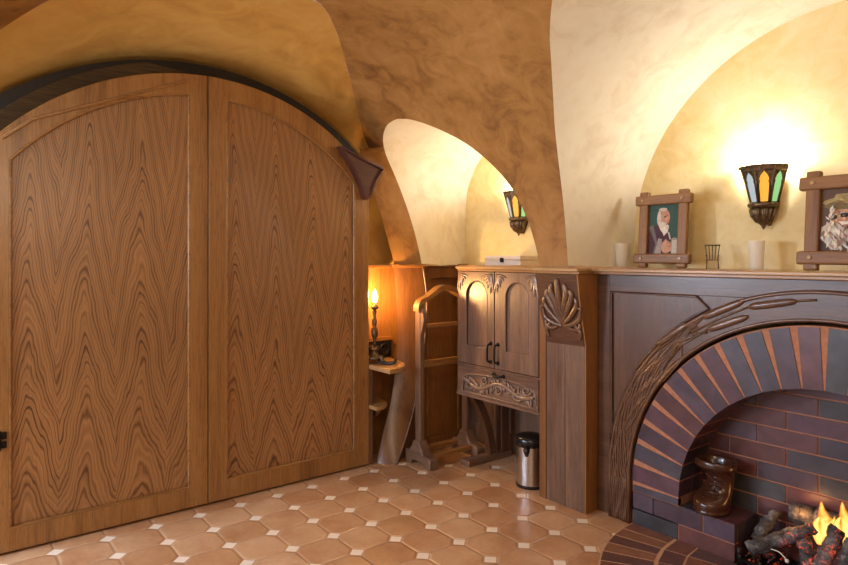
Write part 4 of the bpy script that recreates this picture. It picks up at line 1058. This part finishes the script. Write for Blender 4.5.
sh2 += dabs(.46, .88, .28, .08, 26, [(.45, .34, .14), (.28, .20, .08), (.55, .42, .20)], 8, .07, .012, 7)+dabs(.20, .62, .05, .14, 12, [(.72, .66, .56), (.50, .42, .34)], 95, .05, .014, 8)
sh2 += [([(.42, .70), (.47, .70), (.52, .57), (.46, .53), (.38, .56)], (.64, .36, .24)), ((.34, .655, .04, .018), (.04, .03, .03)), ((.55, .655, .04, .018), (.04, .03, .03)), ([(.28, .54), (.42, .53), (.58, .54), (.54, .48), (.44, .51), (.32, .48)], (.78, .72, .62)), ([(.52, .49), (.56, .50), (.70, .16), (.64, .14)], (.10, .045, .03))]
sh2 = [((p[0]-.09, p[1]-.07, p[2], p[3]), c) if not isinstance(p[0], tuple) else ([(u-.09 if u > 0 else 0, v-.07) for u, v in p], c) for p, c in sh2]
picture('larger oak framed portrait of white bearded man in straw hat', -.724, -.470, 1.003, 1.188, 2.055, .040, .018, .10, sh2, (.13, .075, .05))

# ---- wall sconces
def sconce(x, Y, label):
    zt = 1.317; T = thing('wall_sconce', label, 'wall lamp', (x, Y, 1.10), 'stained glass wall sconces')
    AN = (-178, -135, -90, -45, -2)   # plan angles of the corners, front faces -Y
    def cor(a, r, z): return (x+r*math.cos(math.radians(a)), Y-.004+r*1.0*math.sin(math.radians(a)), z)
    zb_ = 1.188; RT, RB = .078, .043
    mb = MB(); tp = [cor(a, RT, zt) for a in AN]; bt = [cor(a, RB, zb_) for a in AN]; ti = [cor(a, RT-.006, zt) for a in AN]; bi = [cor(a, RB-.006, zb_) for a in AN]
    mb.loft(bt, tp); mb.loft(bi, ti); mb.loft(tp, ti); mb.build('shade_body', M['bronze'], T)
    mb = MB()
    for a in AN: mb.tube([cor(a, RB, zb_), cor(a, RT, zt)], .0042, 6)
    for r, z in ((RT, zt), (RT-.004, zt-.016), (RB, zb_)): mb.tube([cor(a, r, z) for a in AN], .0035, 6)
    mb.build('shade_ribs', M['bronze'], T, smooth=True)
    for i, mt in enumerate(('pane_green', 'pane_blue', 'pane_amber', 'pane_green')):
        def P_(u, v):
            b0, b1, t0, t1 = (Vector(q) for q in (bt[i], bt[i+1], tp[i], tp[i+1]))
            p = b0.lerp(b1, u).lerp(t0.lerp(t1, u), v); nrm = (b1-b0).cross(t0-b0).normalized()
            if nrm.y > 0: nrm = -nrm
            return p+nrm*.0018
        sh = [(.12, .04), (.88, .04), (.86, .50), (.80, .58), (.84, .64), (.74, .74), (.5, .86), (.26, .74), (.16, .64), (.20, .58), (.14, .50)]
        mb = MB(); f_ = [P_(u, v) for u, v in sh]; mb.add(f_, [tuple(range(len(f_)))]); mb.build('glass_pane', M[mt], T, label=mt.split('_')[1]+' stained glass pane')
        mb = MB(); mb.tube(f_, .0022, 5, closed=True); mb.build('pane_rim', M['bronze'], T, smooth=True)
    mb = MB()
    for k in range(9):
        a = -168+156*k/8; q = cor(a, RT*.99, zt+.001); mb.lathe(q[0], q[1], [(0, q[2]-.007), (.007, q[2]-.003), (.005, q[2]+.002), (0, q[2]+.004)], 8)
    mb.build('crown', M['bronze'], T, smooth=True)
    mb = MB(); mb.lathe(x, Y-.01, [(.0, zb_+.002), (.048, zb_+.002), (.052, zb_-.004), (.048, zb_-.012), (.038, zb_-.018)], 24, PI, 2*PI); mb.build('collar', M['bronze'], T, smooth=True)
    mb = MB(); mb.lathe(x, Y-.01, [(.038, zb_-.016), (.040, zb_-.024), (.036, zb_-.042), (.026, zb_-.060), (.014, zb_-.072), (.006, zb_-.076), (.007, zb_-.082), (0, zb_-.092)], 36, PI, 2*PI, flute=.10, fn=12); mb.build('bowl', M['bronze'], T, smooth=True)
    mb = MB()
    for k in range(5):
        a = math.radians(-165+150*k/4); mb.tube([(x+.043*math.cos(a), Y-.01+.043*math.sin(a), zb_-.018), (x+.040*math.cos(a), Y-.01+.040*math.sin(a), zb_-.042), (x+.022*math.cos(a), Y-.01+.022*math.sin(a), zb_-.066)], [.005, .0035, .003], 6)
    mb.build('bowl_ribs', M['bronze'], T, smooth=True)
    mb = MB(); mb.prism([(x-.045, 1.29), (x+.045, 1.29), (x+.04, 1.18), (x+.012, 1.11), (x-.012, 1.11), (x-.04, 1.18)], 'y', Y-.008, YW-.0005); mb.build('back_plate', M['bronze'], T)
    mb = MB(); mb.lathe(x, Y-.028, [(.008, 1.20), (.010, 1.24), (.014, 1.27), (.010, 1.295), (0, 1.30)], 14); mb.build('bulb', emit('frosted_bulb', (1, .9, .7), 4), T, smooth=True)
    return T
sc = sconce(-.977, 2.29, 'stained glass wall sconce on the yellow wall above the fireplace')
dup(sc, (-2.150, 2.29, 1.108), 'stained glass wall sconce inside the small arched niche')
